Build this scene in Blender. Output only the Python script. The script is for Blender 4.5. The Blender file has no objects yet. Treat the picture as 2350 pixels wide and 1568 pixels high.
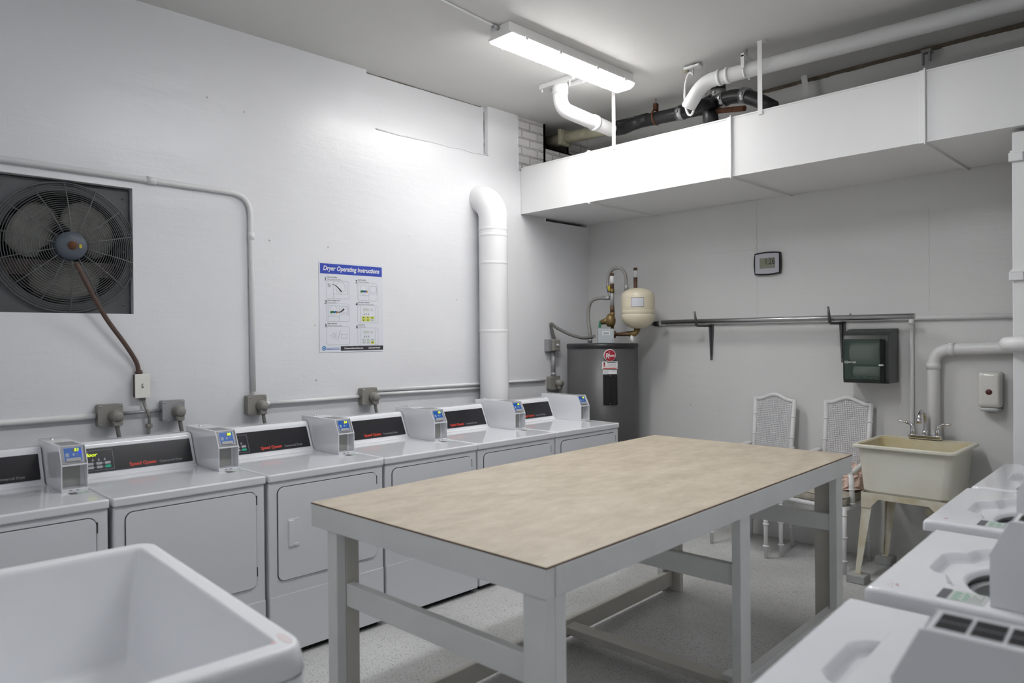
import bpy, bmesh, math, random
from mathutils import Vector, Matrix, noise
random.seed(7)
SC = bpy.context.scene
COL = SC.collection
PI = math.pi
# ------------------------------------------------------------------ camera
W, H_ = 2350, 1568
FPX = 1647.6
Rv = Vector((0.70651264, 0.70764291, -0.0090227))
Uv = Vector((0.00218529, 0.01056782, 0.99994177))
Fv = Vector((-0.70769705, 0.70649121, -0.00591989))
CAM = Vector((4.32156, -5.35714, 1.56872))
cd = bpy.data.cameras.new('camera')
cam = bpy.data.objects.new('camera', cd); COL.objects.link(cam)
M = Matrix(((Rv.x, Uv.x, -Fv.x, CAM.x), (Rv.y, Uv.y, -Fv.y, CAM.y), (Rv.z, Uv.z, -Fv.z, CAM.z), (0, 0, 0, 1)))
cam.matrix_world = M
cd.sensor_fit = 'HORIZONTAL'; cd.sensor_width = 36.0; cd.lens = 36.0 * FPX / W
cd.clip_start = 0.05; cd.clip_end = 60
cd.dof.use_dof = True; cd.dof.focus_distance = 5.0; cd.dof.aperture_fstop = 2.6
SC.camera = cam
# ------------------------------------------------------------------ world / view
wd = bpy.data.worlds.new('world'); SC.world = wd; wd.use_nodes = True
wd.node_tree.nodes['Background'].inputs[0].default_value = (0.02, 0.02, 0.022, 1)
wd.node_tree.nodes['Background'].inputs[1].default_value = 1.0
SC.view_settings.view_transform = 'Standard'; SC.view_settings.look = 'None'
SC.view_settings.gamma = 1.0; SC.view_settings.use_curve_mapping = False
SC.view_settings.exposure = 0.0
LAMP1 = 44.0   # fixture left of the duct
LAMP2 = 48.0   # fixtures above the table and behind, out of frame
HC = 3.473     # ceiling height
# ------------------------------------------------------------------ materials
MATS = {}
LAMP3 = 25.0

def mat(name, col, rough=0.5, metal=0.0, coat=0.0, bump=0.0, bscale=40.0, var=0.0, vscale=3.0, var2=None,
        emit=None, estr=0.0, trans=0.0, ior=1.45, alpha=1.0, detail=4.0, stretch=None, spec=None):
    if name in MATS: return MATS[name]
    m = bpy.data.materials.new(name); m.use_nodes = True
    nt = m.node_tree; b = nt.nodes['Principled BSDF']
    b.inputs['Base Color'].default_value = (*col, 1); b.inputs['Roughness'].default_value = rough
    b.inputs['Metallic'].default_value = metal
    b.inputs['Coat Weight'].default_value = coat; b.inputs['Coat Roughness'].default_value = 0.06
    b.inputs['IOR'].default_value = ior
    if spec is not None: b.inputs['Specular IOR Level'].default_value = spec
    if trans: b.inputs['Transmission Weight'].default_value = trans
    if alpha < 1: b.inputs['Alpha'].default_value = alpha
    if emit: b.inputs['Emission Color'].default_value = (*emit, 1); b.inputs['Emission Strength'].default_value = estr
    tc = nt.nodes.new('ShaderNodeTexCoord')
    src = tc.outputs['Object']
    if stretch:
        mp = nt.nodes.new('ShaderNodeMapping'); mp.inputs['Scale'].default_value = stretch
        nt.links.new(src, mp.inputs[0]); src = mp.outputs[0]
    if var:
        n = nt.nodes.new('ShaderNodeTexNoise'); n.inputs['Scale'].default_value = vscale; n.inputs['Detail'].default_value = 5
        nt.links.new(src, n.inputs['Vector'])
        r = nt.nodes.new('ShaderNodeValToRGB'); r.color_ramp.elements[0].position = 0.35; r.color_ramp.elements[1].position = 0.65
        c2 = var2 if var2 else tuple(c * (1 - var) for c in col)
        r.color_ramp.elements[0].color = (*c2, 1); r.color_ramp.elements[1].color = (*col, 1)
        nt.links.new(n.outputs['Fac'], r.inputs[0]); nt.links.new(r.outputs[0], b.inputs['Base Color'])
    if bump:
        n2 = nt.nodes.new('ShaderNodeTexNoise'); n2.inputs['Scale'].default_value = bscale; n2.inputs['Detail'].default_value = detail
        nt.links.new(src, n2.inputs['Vector'])
        bp = nt.nodes.new('ShaderNodeBump'); bp.inputs['Strength'].default_value = bump; bp.inputs['Distance'].default_value = 0.01
        nt.links.new(n2.outputs['Fac'], bp.inputs['Height']); nt.links.new(bp.outputs[0], b.inputs['Normal'])
    MATS[name] = m; return m
def mat_wall(name, col, brick=False, rough=0.31):
    m = bpy.data.materials.new(name); m.use_nodes = True; nt = m.node_tree; N = nt.nodes.new; L = nt.links.new
    b = nt.nodes['Principled BSDF']; b.inputs['Roughness'].default_value = rough
    tc = N('ShaderNodeTexCoord')
    n1 = N('ShaderNodeTexNoise'); n1.inputs['Scale'].default_value = 1.1; n1.inputs['Detail'].default_value = 6; L(tc.outputs['Object'], n1.inputs['Vector'])
    r1 = N('ShaderNodeValToRGB'); r1.color_ramp.elements[0].position = 0.3; r1.color_ramp.elements[1].position = 0.7
    r1.color_ramp.elements[0].color = tuple(c * 0.93 for c in col) + (1,); r1.color_ramp.elements[1].color = (*col, 1)
    L(n1.outputs['Fac'], r1.inputs[0])
    # scattered chips and nail holes
    v = N('ShaderNodeTexVoronoi'); v.inputs['Scale'].default_value = 1.7; L(tc.outputs['Object'], v.inputs['Vector'])
    n3 = N('ShaderNodeTexNoise'); n3.inputs['Scale'].default_value = 40; L(tc.outputs['Object'], n3.inputs['Vector'])
    ad = N('ShaderNodeMath'); ad.operation = 'MULTIPLY_ADD'; ad.inputs[1].default_value = 0.05; L(n3.outputs['Fac'], ad.inputs[0]); L(v.outputs['Distance'], ad.inputs[2])
    lt = N('ShaderNodeMath'); lt.operation = 'LESS_THAN'; lt.inputs[1].default_value = 0.042; L(ad.outputs[0], lt.inputs[0])
    mx = N('ShaderNodeMix'); mx.data_type = 'RGBA'; L(lt.outputs[0], mx.inputs['Factor']); L(r1.outputs[0], mx.inputs[6])
    mx.inputs[7].default_value = (0.42, 0.41, 0.39, 1)
    L(mx.outputs[2], b.inputs['Base Color'])
    # bump: trowel strokes stretched sideways + fine roller grain + faint block joints
    mp = N('ShaderNodeMapping'); mp.inputs['Scale'].default_value = (1.0, 1.0, 2.6); L(tc.outputs['Object'], mp.inputs[0])
    n2 = N('ShaderNodeTexNoise'); n2.inputs['Scale'].default_value = 2.2; n2.inputs['Detail'].default_value = 5; n2.inputs['Roughness'].default_value = 0.5; L(mp.outputs[0], n2.inputs['Vector'])
    n4 = N('ShaderNodeTexNoise'); n4.inputs['Scale'].default_value = 60; n4.inputs['Detail'].default_value = 3; L(tc.outputs['Object'], n4.inputs['Vector'])
    b1 = N('ShaderNodeBump'); b1.inputs['Strength'].default_value = 0.28; b1.inputs['Distance'].default_value = 0.02; L(n2.outputs['Fac'], b1.inputs['Height'])
    b2 = N('ShaderNodeBump'); b2.inputs['Strength'].default_value = 0.05; b2.inputs['Distance'].default_value = 0.006; L(n4.outputs['Fac'], b2.inputs['Height']); L(b1.outputs[0], b2.inputs['Normal'])
    last = b2
    if brick:
        sx = N('ShaderNodeSeparateXYZ'); L(tc.outputs['Object'], sx.inputs[0])
        sm = N('ShaderNodeMath'); sm.operation = 'ADD'; L(sx.outputs['X'], sm.inputs[0]); L(sx.outputs['Y'], sm.inputs[1])
        cx = N('ShaderNodeCombineXYZ'); L(sm.outputs[0], cx.inputs['X']); L(sx.outputs['Z'], cx.inputs['Y'])
        bt = N('ShaderNodeTexBrick'); bt.inputs['Scale'].default_value = 1.0; bt.inputs['Brick Width'].default_value = 0.2; bt.inputs['Row Height'].default_value = 0.075
        bt.inputs['Mortar Size'].default_value = 0.008; bt.inputs['Mortar Smooth'].default_value = 0.6; L(cx.outputs[0], bt.inputs['Vector'])
        iv = N('ShaderNodeMath'); iv.operation = 'SUBTRACT'; iv.inputs[0].default_value = 1.0; L(bt.outputs['Fac'], iv.inputs[1])
        b3 = N('ShaderNodeBump'); b3.inputs['Strength'].default_value = brick; b3.inputs['Distance'].default_value = 0.02
        L(iv.outputs[0], b3.inputs['Height']); L(last.outputs[0], b3.inputs['Normal']); last = b3
    L(last.outputs[0], b.inputs['Normal'])
    return m
def mat_floor():
    m = bpy.data.materials.new('speckled floor'); m.use_nodes = True; nt = m.node_tree; N = nt.nodes.new; L = nt.links.new
    b = nt.nodes['Principled BSDF']; b.inputs['Roughness'].default_value = 0.38
    tc = N('ShaderNodeTexCoord')
    big = N('ShaderNodeTexNoise'); big.inputs['Scale'].default_value = 1.6; big.inputs['Detail'].default_value = 4; L(tc.outputs['Object'], big.inputs['Vector'])
    r0 = N('ShaderNodeValToRGB'); r0.color_ramp.elements[0].color = (0.48, 0.48, 0.47, 1); r0.color_ramp.elements[1].color = (0.60, 0.60, 0.59, 1)
    r0.color_ramp.elements[0].position = 0.35; r0.color_ramp.elements[1].position = 0.65; L(big.outputs['Fac'], r0.inputs[0])
    cur = r0.outputs[0]
    for sc, th, c in ((95, 0.26, (0.16, 0.16, 0.17)), (150, 0.24, (0.30, 0.30, 0.31)), (60, 0.14, (0.09, 0.09, 0.10))):
        v = N('ShaderNodeTexVoronoi'); v.inputs['Scale'].default_value = sc; L(tc.outputs['Object'], v.inputs['Vector'])
        lt = N('ShaderNodeMath'); lt.operation = 'LESS_THAN'; lt.inputs[1].default_value = th; L(v.outputs['Distance'], lt.inputs[0])
        cs = N('ShaderNodeSeparateColor'); L(v.outputs['Color'], cs.inputs[0])
        g = N('ShaderNodeMath'); g.operation = 'GREATER_THAN'; g.inputs[1].default_value = 0.45; L(cs.outputs[0], g.inputs[0])
        mu = N('ShaderNodeMath'); mu.operation = 'MULTIPLY'; L(lt.outputs[0], mu.inputs[0]); L(g.outputs[0], mu.inputs[1])
        mx = N('ShaderNodeMix'); mx.data_type = 'RGBA'; L(mu.outputs[0], mx.inputs['Factor']); L(cur, mx.inputs[6]); mx.inputs[7].default_value = (*c, 1)
        cur = mx.outputs[2]
    # worn grey patches
    n2 = N('ShaderNodeTexNoise'); n2.inputs['Scale'].default_value = 3.5; n2.inputs['Detail'].default_value = 8; n2.inputs['Roughness'].default_value = 0.7; L(tc.outputs['Object'], n2.inputs['Vector'])
    r2 = N('ShaderNodeValToRGB'); r2.color_ramp.elements[0].position = 0.62; r2.color_ramp.elements[1].position = 0.78
    r2.color_ramp.elements[0].color = (1, 1, 1, 1); r2.color_ramp.elements[1].color = (0.5, 0.49, 0.46, 1); L(n2.outputs['Fac'], r2.inputs[0])
    ml = N('ShaderNodeMix'); ml.data_type = 'RGBA'; ml.blend_type = 'MULTIPLY'; ml.inputs['Factor'].default_value = 0.8; L(cur, ml.inputs[6]); L(r2.outputs[0], ml.inputs[7])
    L(ml.outputs[2], b.inputs['Base Color'])
    return m
def mat_laminate():
    m = bpy.data.materials.new('mottled laminate'); m.use_nodes = True; nt = m.node_tree; N = nt.nodes.new; L = nt.links.new
    b = nt.nodes['Principled BSDF']; b.inputs['Roughness'].default_value = 0.45
    tc = N('ShaderNodeTexCoord')
    mp = N('ShaderNodeMapping'); mp.inputs['Scale'].default_value = (2.2, 1.0, 1.0); L(tc.outputs['Object'], mp.inputs[0])
    n = N('ShaderNodeTexNoise'); n.inputs['Scale'].default_value = 6; n.inputs['Detail'].default_value = 8; n.inputs['Roughness'].default_value = 0.68; L(mp.outputs[0], n.inputs['Vector'])
    r = N('ShaderNodeValToRGB'); e = r.color_ramp.elements
    e[0].position = 0.32; e[0].color = (0.38, 0.325, 0.245, 1); e[1].position = 0.72; e[1].color = (0.56, 0.495, 0.40, 1)
    x = e.new(0.5); x.color = (0.47, 0.405, 0.31, 1); L(n.outputs['Fac'], r.inputs[0])
    n2 = N('ShaderNodeTexNoise'); n2.inputs['Scale'].default_value = 16; n2.inputs['Detail'].default_value = 3; L(mp.outputs[0], n2.inputs['Vector'])
    r2 = N('ShaderNodeValToRGB'); r2.color_ramp.elements[0].position = 0.66; r2.color_ramp.elements[1].position = 0.74
    L(n2.outputs['Fac'], r2.inputs[0])
    mx = N('ShaderNodeMix'); mx.data_type = 'RGBA'; ms = N('ShaderNodeMath'); ms.operation = 'MULTIPLY'; ms.inputs[1].default_value = 0.5
    L(r2.outputs[0], ms.inputs[0]); L(ms.outputs[0], mx.inputs['Factor']); L(r.outputs[0], mx.inputs[6]); mx.inputs[7].default_value = (0.64, 0.60, 0.52, 1)
    L(mx.outputs[2], b.inputs['Base Color']); return m

WALL = mat_wall('painted wall', (0.79, 0.795, 0.815), brick=0.02)
WALLB = mat_wall('painted back wall', (0.74, 0.74, 0.73), brick=0.02)
BRICK = mat_wall('painted brick', (0.72, 0.71, 0.70), brick=1.0)
CEIL = mat('painted ceiling', (0.70, 0.695, 0.675), 0.6, bump=0.15, bscale=9, var=0.05, vscale=1.5)
FLOOR = mat_floor()
LAM = mat_laminate()
ENAMEL = mat('white enamel', (0.76, 0.77, 0.80), 0.12, coat=0.4)
ENAMEL2 = mat('white enamel cabinet', (0.73, 0.74, 0.77), 0.32)
POLY = mat('white moulded plastic', (0.80, 0.81, 0.83), 0.35)
GAP = mat('black gap', (0.012, 0.012, 0.014), 0.8)
DARK = mat('charcoal fascia', (0.022, 0.022, 0.026), 0.22)
GRAYP = mat('grey plastic', (0.36, 0.36, 0.37), 0.4)
LGRAY = mat('light grey plastic', (0.52, 0.53, 0.54), 0.4)
WINB = mat('smoky window', (0.33, 0.33, 0.31), 0.25)
BLUE = mat('blue screen', (0.004, 0.085, 0.34), 0.35, emit=(0.005, 0.10, 0.5), estr=0.12)
YEL = mat('yellow led', (0.7, 0.8, 0.0), 0.5, emit=(0.75, 1.0, 0.02), estr=0.9)
BLUEL = mat('blue led', (0, 0, 0.8), 0.5, emit=(0.02, 0.02, 1.0), estr=1.5)
ICON = mat('icon grey', (0.35, 0.42, 0.55), 0.5)
RED = mat('red lettering', (0.62, 0.05, 0.025), 0.5)
GLET = mat('grey lettering', (0.30, 0.30, 0.31), 0.5)
KEYG = mat('grey keys', (0.36, 0.36, 0.38), 0.5)
KEYN = mat('green key', (0.0, 0.36, 0.2), 0.5)
STK = mat('pale sticker', (0.55, 0.60, 0.57), 0.4)
STKG = mat('green print', (0.12, 0.38, 0.22), 0.5)
STKD = mat('dark print', (0.13, 0.13, 0.14), 0.5)
PINKS = mat('pink print', (0.72, 0.50, 0.51), 0.5)
PINKF = mat('faded pink mark', (0.76, 0.68, 0.68), 0.5)
CHROME = mat('chrome', (0.72, 0.72, 0.74), 0.12, metal=1.0)
STEEL = mat('dull steel', (0.45, 0.45, 0.46), 0.35, metal=1.0, bump=0.05)
DRUM = mat('drum steel', (0.55, 0.57, 0.56), 0.35, metal=0.5)
GALV = mat('grey painted box', (0.27, 0.26, 0.235), 0.45, bump=0.1, bscale=60)
GALV2 = mat('galvanised box', (0.36, 0.36, 0.37), 0.4, metal=0.3)
CORD = mat('grey cord', (0.17, 0.165, 0.155), 0.55)
PIPEW = mat('white painted pipe', (0.78, 0.78, 0.78), 0.35, bump=0.08, bscale=25)
WRAP = mat('white pipe wrap', (0.80, 0.80, 0.81), 0.5, bump=0.35, bscale=7, detail=6)
DUCTM = mat('white painted sheet metal', (0.80, 0.80, 0.80), 0.38, bump=0.06, bscale=4)
WOODP = mat('white painted lumber', (0.78, 0.79, 0.775), 0.42, bump=0.3, bscale=14, stretch=(1, 1, 1), var=0.06, vscale=5)
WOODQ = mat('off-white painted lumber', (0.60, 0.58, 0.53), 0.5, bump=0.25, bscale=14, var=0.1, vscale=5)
EDGE = mat('brown laminate edge', (0.13, 0.075, 0.045), 0.6)
LENSE = mat('lit lens end', (0.9, 0.9, 0.9), 0.4, emit=(1.0, 0.99, 0.98), estr=1.0)
FIXT = mat('fixture housing', (0.80, 0.79, 0.77), 0.45)
LENS1 = mat('lit lens', (0.9, 0.9, 0.9), 0.4, emit=(1.0, 0.985, 0.97), estr=LAMP1)
LENS3 = mat('lit lens far behind', (0.9, 0.9, 0.9), 0.4, emit=(0.94, 0.965, 1.0), estr=LAMP3)
LENS2 = mat('lit lens behind', (0.9, 0.9, 0.9), 0.4, emit=(0.96, 0.975, 1.0), estr=LAMP2)
BLKPIPE = mat('black cast iron', (0.018, 0.018, 0.02), 0.38, bump=0.1, bscale=30)
BEIGEP = mat('beige old pipe', (0.36, 0.34, 0.25), 0.55, var=0.25, vscale=12)
RUST = mat('rusty steel', (0.17, 0.07, 0.035), 0.8, var=0.4, vscale=20)
DIRTY = mat('dirty plaster', (0.25, 0.24, 0.21), 0.9, bump=0.6, bscale=20, var=0.5, vscale=8)
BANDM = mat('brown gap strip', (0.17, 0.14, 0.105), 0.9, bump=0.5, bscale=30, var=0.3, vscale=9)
HEATG = mat('grey heater steel', (0.068, 0.068, 0.070), 0.42)
HEATD = mat('black heater trim', (0.02, 0.02, 0.022), 0.35)
BLKPL = mat('glossy black plastic', (0.008, 0.008, 0.009), 0.18)
MAROON = mat('maroon badge', (0.32, 0.015, 0.03), 0.4)
WHITEP = mat('white print', (0.75, 0.75, 0.76), 0.5)
PAPER = mat('white paper', (0.70, 0.72, 0.77), 0.5)
REDP = mat('red print', (0.45, 0.07, 0.06), 0.5)
INK = mat('black ink', (0.03, 0.03, 0.035), 0.6)
INKG = mat('grey ink', (0.32, 0.33, 0.36), 0.6)
HEADB = mat('poster blue', (0.035, 0.07, 0.42), 0.5)
LOGOB = mat('logo blue', (0.06, 0.25, 0.5), 0.5)
YPR = mat('yellow print', (0.55, 0.58, 0.05), 0.5)
GPR = mat('green cloth print', (0.06, 0.22, 0.06), 0.5)
BPR = mat('blue cloth print', (0.05, 0.2, 0.45), 0.5)
OPR = mat('orange cloth print', (0.6, 0.25, 0.05), 0.5)
CREAM = mat('cream tank paint', (0.68, 0.62, 0.47), 0.28)
COPPER = mat('weathered copper', (0.15, 0.09, 0.06), 0.5, metal=0.5)
BRASS = mat('old brass', (0.22, 0.15, 0.06), 0.45, metal=0.6, bump=0.2)
BRAID = mat('braided hose', (0.33, 0.32, 0.30), 0.45, metal=0.4, bump=0.5, bscale=150)
BLUET = mat('blue tape', (0.05, 0.04, 0.35), 0.5)
YELT = mat('yellow tape', (0.5, 0.42, 0.03), 0.5)
GREENT = mat('green tag', (0.03, 0.22, 0.12), 0.5)
JBOX = mat('junction box grey', (0.38, 0.42, 0.44), 0.45)
FANP = mat('grey fan panel', (0.10, 0.105, 0.11), 0.5, var=0.2, vscale=6)
WIRE = mat('fan guard wire', (0.12, 0.125, 0.13), 0.45)
BLADE = mat('fan blade metal', (0.42, 0.41, 0.37), 0.5, var=0.25, vscale=7)
MOTOR = mat('blue grey motor', (0.085, 0.10, 0.125), 0.45)
FLEX = mat('brown flexible conduit', (0.10, 0.062, 0.048), 0.6, bump=0.5, bscale=120)
PINKB = mat('pale louvre board', (0.50, 0.40, 0.38), 0.7)
IVORY = mat('ivory switch plate', (0.80, 0.79, 0.74), 0.35)
SMOKE = mat('smoked plastic', (0.032, 0.038, 0.035), 0.25)
SMOKET = mat('clear smoked cover', (0.10, 0.14, 0.12), 0.08, alpha=0.42)
TOWEL = mat('paper towel', (0.74, 0.76, 0.70), 0.9)
SOAPW = mat('white soap plastic', (0.74, 0.73, 0.69), 0.14, coat=0.5)
BUTN = mat('dark red button', (0.10, 0.03, 0.025), 0.3)
LCD = mat('lcd', (0.25, 0.26, 0.19), 0.3)
SILV = mat('silver face', (0.50, 0.50, 0.55), 0.3, metal=0.2)
BRKT = mat('dark steel bracket', (0.13, 0.13, 0.135), 0.4, metal=0.4)
CHAIRW = mat('white chair paint', (0.74, 0.74, 0.74), 0.4)
CANE = mat('white cane', (0.66, 0.66, 0.67), 0.6)
SINKP = mat('yellowed sink plastic', (0.80, 0.79, 0.71), 0.32, var=0.12, vscale=3.5, var2=(0.73, 0.70, 0.57))
SINKI = mat('stained sink basin', (0.70, 0.65, 0.48), 0.4, var=0.3, vscale=5, var2=(0.62, 0.53, 0.30))
SINKL = mat('cream steel leg', (0.74, 0.73, 0.65), 0.45, var=0.12, vscale=6, var2=(0.55, 0.48, 0.32))
CONC = mat('painted concrete block', (0.38, 0.39, 0.38), 0.85, bump=0.4, bscale=40)
def mat_cloth():
    m = mat('woven seat fabric', (0.50, 0.46, 0.39), 0.9, bump=0.5, bscale=200, var=0.25, vscale=90, stretch=(0.3, 1, 1)); return m
SEATF = mat_cloth()
BLANK = mat('pink blanket', (0.86, 0.66, 0.58), 0.9, bump=0.15, bscale=150)
# ------------------------------------------------------------------ mesh builder
class Fr:
    def __init__(s, o, ex, ey):
        s.o = Vector(o); s.ex = Vector(ex).normalized(); s.ey = Vector(ey).normalized(); s.ez = s.ex.cross(s.ey)
        s.m = Matrix(((s.ex.x, s.ey.x, s.ez.x, s.o.x), (s.ex.y, s.ey.y, s.ez.y, s.o.y), (s.ex.z, s.ey.z, s.ez.z, s.o.z), (0, 0, 0, 1)))
    def p(s, u, v, w=0): return s.o + s.ex * u + s.ey * v + s.ez * w
_DG = None
class MB:
    def __init__(s): s.bm = bmesh.new(); s.mats = []
    def mi(s, m):
        if m is None: return 0
        if m not in s.mats: s.mats.append(m)
        return s.mats.index(m)
    def add(s, bm, m=None, smooth=False, mtx=None):
        if mtx is not None: bmesh.ops.transform(bm, matrix=mtx, verts=bm.verts)
        i = s.mi(m)
        for f in bm.faces: f.material_index = i; f.smooth = smooth
        me = bpy.data.meshes.new('tmp'); bm.to_mesh(me); bm.free(); s.bm.from_mesh(me); bpy.data.meshes.remove(me); return s
    def box(s, a, b, m=None, bev=0.0, seg=2, mtx=None):
        bm = bmesh.new(); x0, y0, z0 = [min(a[i], b[i]) for i in range(3)]; x1, y1, z1 = [max(a[i], b[i]) for i in range(3)]
        bmesh.ops.create_cube(bm, size=1)
        for v in bm.verts: v.co = Vector((x0 if v.co.x < 0 else x1, y0 if v.co.y < 0 else y1, z0 if v.co.z < 0 else z1))
        if bev > 0: bmesh.ops.bevel(bm, geom=bm.edges[:], offset=bev, segments=seg, profile=0.5, affect='EDGES')
        return s.add(bm, m, False, mtx)
    def fbox(s, fr, u0, v0, u1, v1, w0=0.0, w1=0.002, m=None, bev=0.0):
        return s.box((u0, v0, w0), (u1, v1, w1), m, bev, 2, fr.m)
    def prism(s, pts, d0, d1, fr, m=None, bev=0.0, smooth=False):   # polygon in fr's (u,v), extruded along w
        bm = bmesh.new()
        a = [bm.verts.new((u, v, d0)) for u, v in pts]; b = [bm.verts.new((u, v, d1)) for u, v in pts]
        bm.faces.new(a); bm.faces.new(b[::-1]); n = len(pts)
        for i in range(n): bm.faces.new((a[i], b[i], b[(i + 1) % n], a[(i + 1) % n]))
        bmesh.ops.recalc_face_normals(bm, faces=bm.faces[:])
        if bev > 0: bmesh.ops.bevel(bm, geom=bm.edges[:], offset=bev, segments=2, profile=0.5, affect='EDGES')
        return s.add(bm, m, smooth, fr.m)
    def tube(s, pts, r, m=None, seg=14, caps=True, closed=False):
        pts = [Vector(p) for p in pts]; n = len(pts); bm = bmesh.new(); rings = []
        rr = r if isinstance(r, (list, tuple)) else [r] * n
        def tan(i):
            if closed: return (pts[(i + 1) % n] - pts[i - 1]).normalized()
            if i == 0: return (pts[1] - pts[0]).normalized()
            if i == n - 1: return (pts[-1] - pts[-2]).normalized()
            return (pts[i + 1] - pts[i - 1]).normalized()
        t = tan(0); u = t.orthogonal().normalized()
        for i in range(n):
            t = tan(i); u = (u - t * u.dot(t)).normalized(); w = t.cross(u)
            rings.append([bm.verts.new(pts[i] + (u * math.cos(2 * PI * k / seg) + w * math.sin(2 * PI * k / seg)) * rr[i]) for k in range(seg)])
        for i in range(n if closed else n - 1):
            A, B = rings[i], rings[(i + 1) % n]
            for k in range(seg): bm.faces.new((A[k], A[(k + 1) % seg], B[(k + 1) % seg], B[k]))
        if caps and not closed: bm.faces.new(rings[0][::-1]); bm.faces.new(rings[-1])
        bmesh.ops.recalc_face_normals(bm, faces=bm.faces[:])
        idx = s.mi(m)
        for f in bm.faces: f.smooth = len(f.verts) == 4; f.material_index = idx
        me = bpy.data.meshes.new('tmp'); bm.to_mesh(me); bm.free(); s.bm.from_mesh(me); bpy.data.meshes.remove(me); return s
    def lathe(s, prof, fr, m=None, seg=40, smooth=True):       # prof: (radius, w) about fr's w axis
        bm = bmesh.new(); rings = []
        for r, w in prof:
            if r < 1e-6: rings.append([bm.verts.new((0, 0, w))])
            else: rings.append([bm.verts.new((r * math.cos(2 * PI * k / seg), r * math.sin(2 * PI * k / seg), w)) for k in range(seg)])
        for A, B in zip(rings, rings[1:]):
            for k in range(seg):
                k2 = (k + 1) % seg
                if len(A) == 1 and len(B) > 1: bm.faces.new((A[0], B[k2], B[k]))
                elif len(B) == 1 and len(A) > 1: bm.faces.new((A[k], A[k2], B[0]))
                elif len(A) > 1: bm.faces.new((A[k], A[k2], B[k2], B[k]))
        bmesh.ops.recalc_face_normals(bm, faces=bm.faces[:])
        return s.add(bm, m, smooth, fr.m)
    def loft(s, rings, m=None, smooth=False, closed_caps=(False, False)):   # rings: lists of points, same count
        bm = bmesh.new(); R = [[bm.verts.new(p) for p in r] for r in rings]
        n = len(R[0])
        for A, B in zip(R, R[1:]):
            for k in range(n):
                try: bm.faces.new((A[k], A[(k + 1) % n], B[(k + 1) % n], B[k]))
                except ValueError: pass
        if closed_caps[0]: bm.faces.new(R[0][::-1])
        if closed_caps[1]: bm.faces.new(R[-1])
        bmesh.ops.recalc_face_normals(bm, faces=bm.faces[:])
        return s.add(bm, m, smooth)
    def text(s, st, size, fr, u, v, m=None, w=0.0006, align='LEFT', bold=0.0, shear=0.0, sx=1.0, ext=0.0003):
        cu = bpy.data.curves.new('t', 'FONT'); cu.body = st; cu.size = size; cu.align_x = align; cu.offset = bold * size
        cu.shear = shear; cu.extrude = ext; cu.resolution_u = 3
        o = bpy.data.objects.new('t', cu); COL.objects.link(o)
        dg = bpy.context.evaluated_depsgraph_get(); me = bpy.data.meshes.new_from_object(o.evaluated_get(dg))
        bm = bmesh.new(); bm.from_mesh(me); bpy.data.meshes.remove(me); bpy.data.objects.remove(o); bpy.data.curves.remove(cu)
        bmesh.ops.transform(bm, matrix=Matrix.Translation((u, v, w)) @ Matrix.Diagonal((sx, 1, 1, 1)), verts=bm.verts)
        return s.add(bm, m, False, fr.m)
    def build(s, name, m=None, parent=None, **tags):
        me = bpy.data.meshes.new(name); s.bm.to_mesh(me); s.bm.free()
        if not s.mats: me.materials.append(m)
        else:
            for q in s.mats: me.materials.append(q)
        o = bpy.data.objects.new(name, me); COL.objects.link(o)
        if parent: o.parent = parent
        for k, v in tags.items(): o[k] = v
        return o
def thing(name, label, cat, loc=(0, 0, 0), rz=0.0, group=None):
    o = bpy.data.objects.new(name, None); COL.objects.link(o); o.location = loc; o.rotation_euler = (0, 0, rz)
    o['label'] = label; o['category'] = cat; o.empty_display_size = 0.1
    if group: o['group'] = group
    return o
def rrect(u0, v0, u1, v1, r, n=6):
    P = []
    for cx, cy, a0 in ((u1 - r, v1 - r, 0), (u0 + r, v1 - r, 90), (u0 + r, v0 + r, 180), (u1 - r, v0 + r, 270)):
        for k in range(n + 1):
            a = math.radians(a0 + 90 * k / n); P.append((cx + r * math.cos(a), cy + r * math.sin(a)))
    return P
def fillet(pts, r, n=7):
    pts = [Vector(p) for p in pts]; out = [pts[0]]
    for i in range(1, len(pts) - 1):
        a, b, c = pts[i - 1], pts[i], pts[i + 1]; d1 = (a - b).normalized(); d2 = (c - b).normalized()
        rr = min(r, (a - b).length * 0.49, (c - b).length * 0.49)
        p, q = b + d1 * rr, b + d2 * rr
        for k in range(n + 1):
            t = k / n; out.append(p * (1 - t) ** 2 + b * 2 * t * (1 - t) + q * t * t)
    out.append(pts[-1]); return out
def spline(pts, n=8):
    P = [Vector(p) for p in pts]; P = [P[0] * 2 - P[1]] + P + [P[-1] * 2 - P[-2]]; out = []
    for i in range(1, len(P) - 2):
        for k in range(n):
            t = k / n; a, b, c, d = P[i - 1:i + 3]
            out.append(0.5 * ((2 * b) + (c - a) * t + (2 * a - 5 * b + 4 * c - d) * t * t + (3 * b - a - 3 * c + d) * t ** 3))
    out.append(P[-2]); return out
def LW(y, z, x=0.0): return Fr((x, y, z), (0, 1, 0), (0, 0, 1))      # frame on the left wall, facing the room
def BW(x, z, y=0.0): return Fr((x, y, z), (1, 0, 0), (0, 0, 1))      # frame on the back wall, facing the room
WORLDZ = lambda o: Fr(o, (1, 0, 0), (0, 1, 0))
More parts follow.
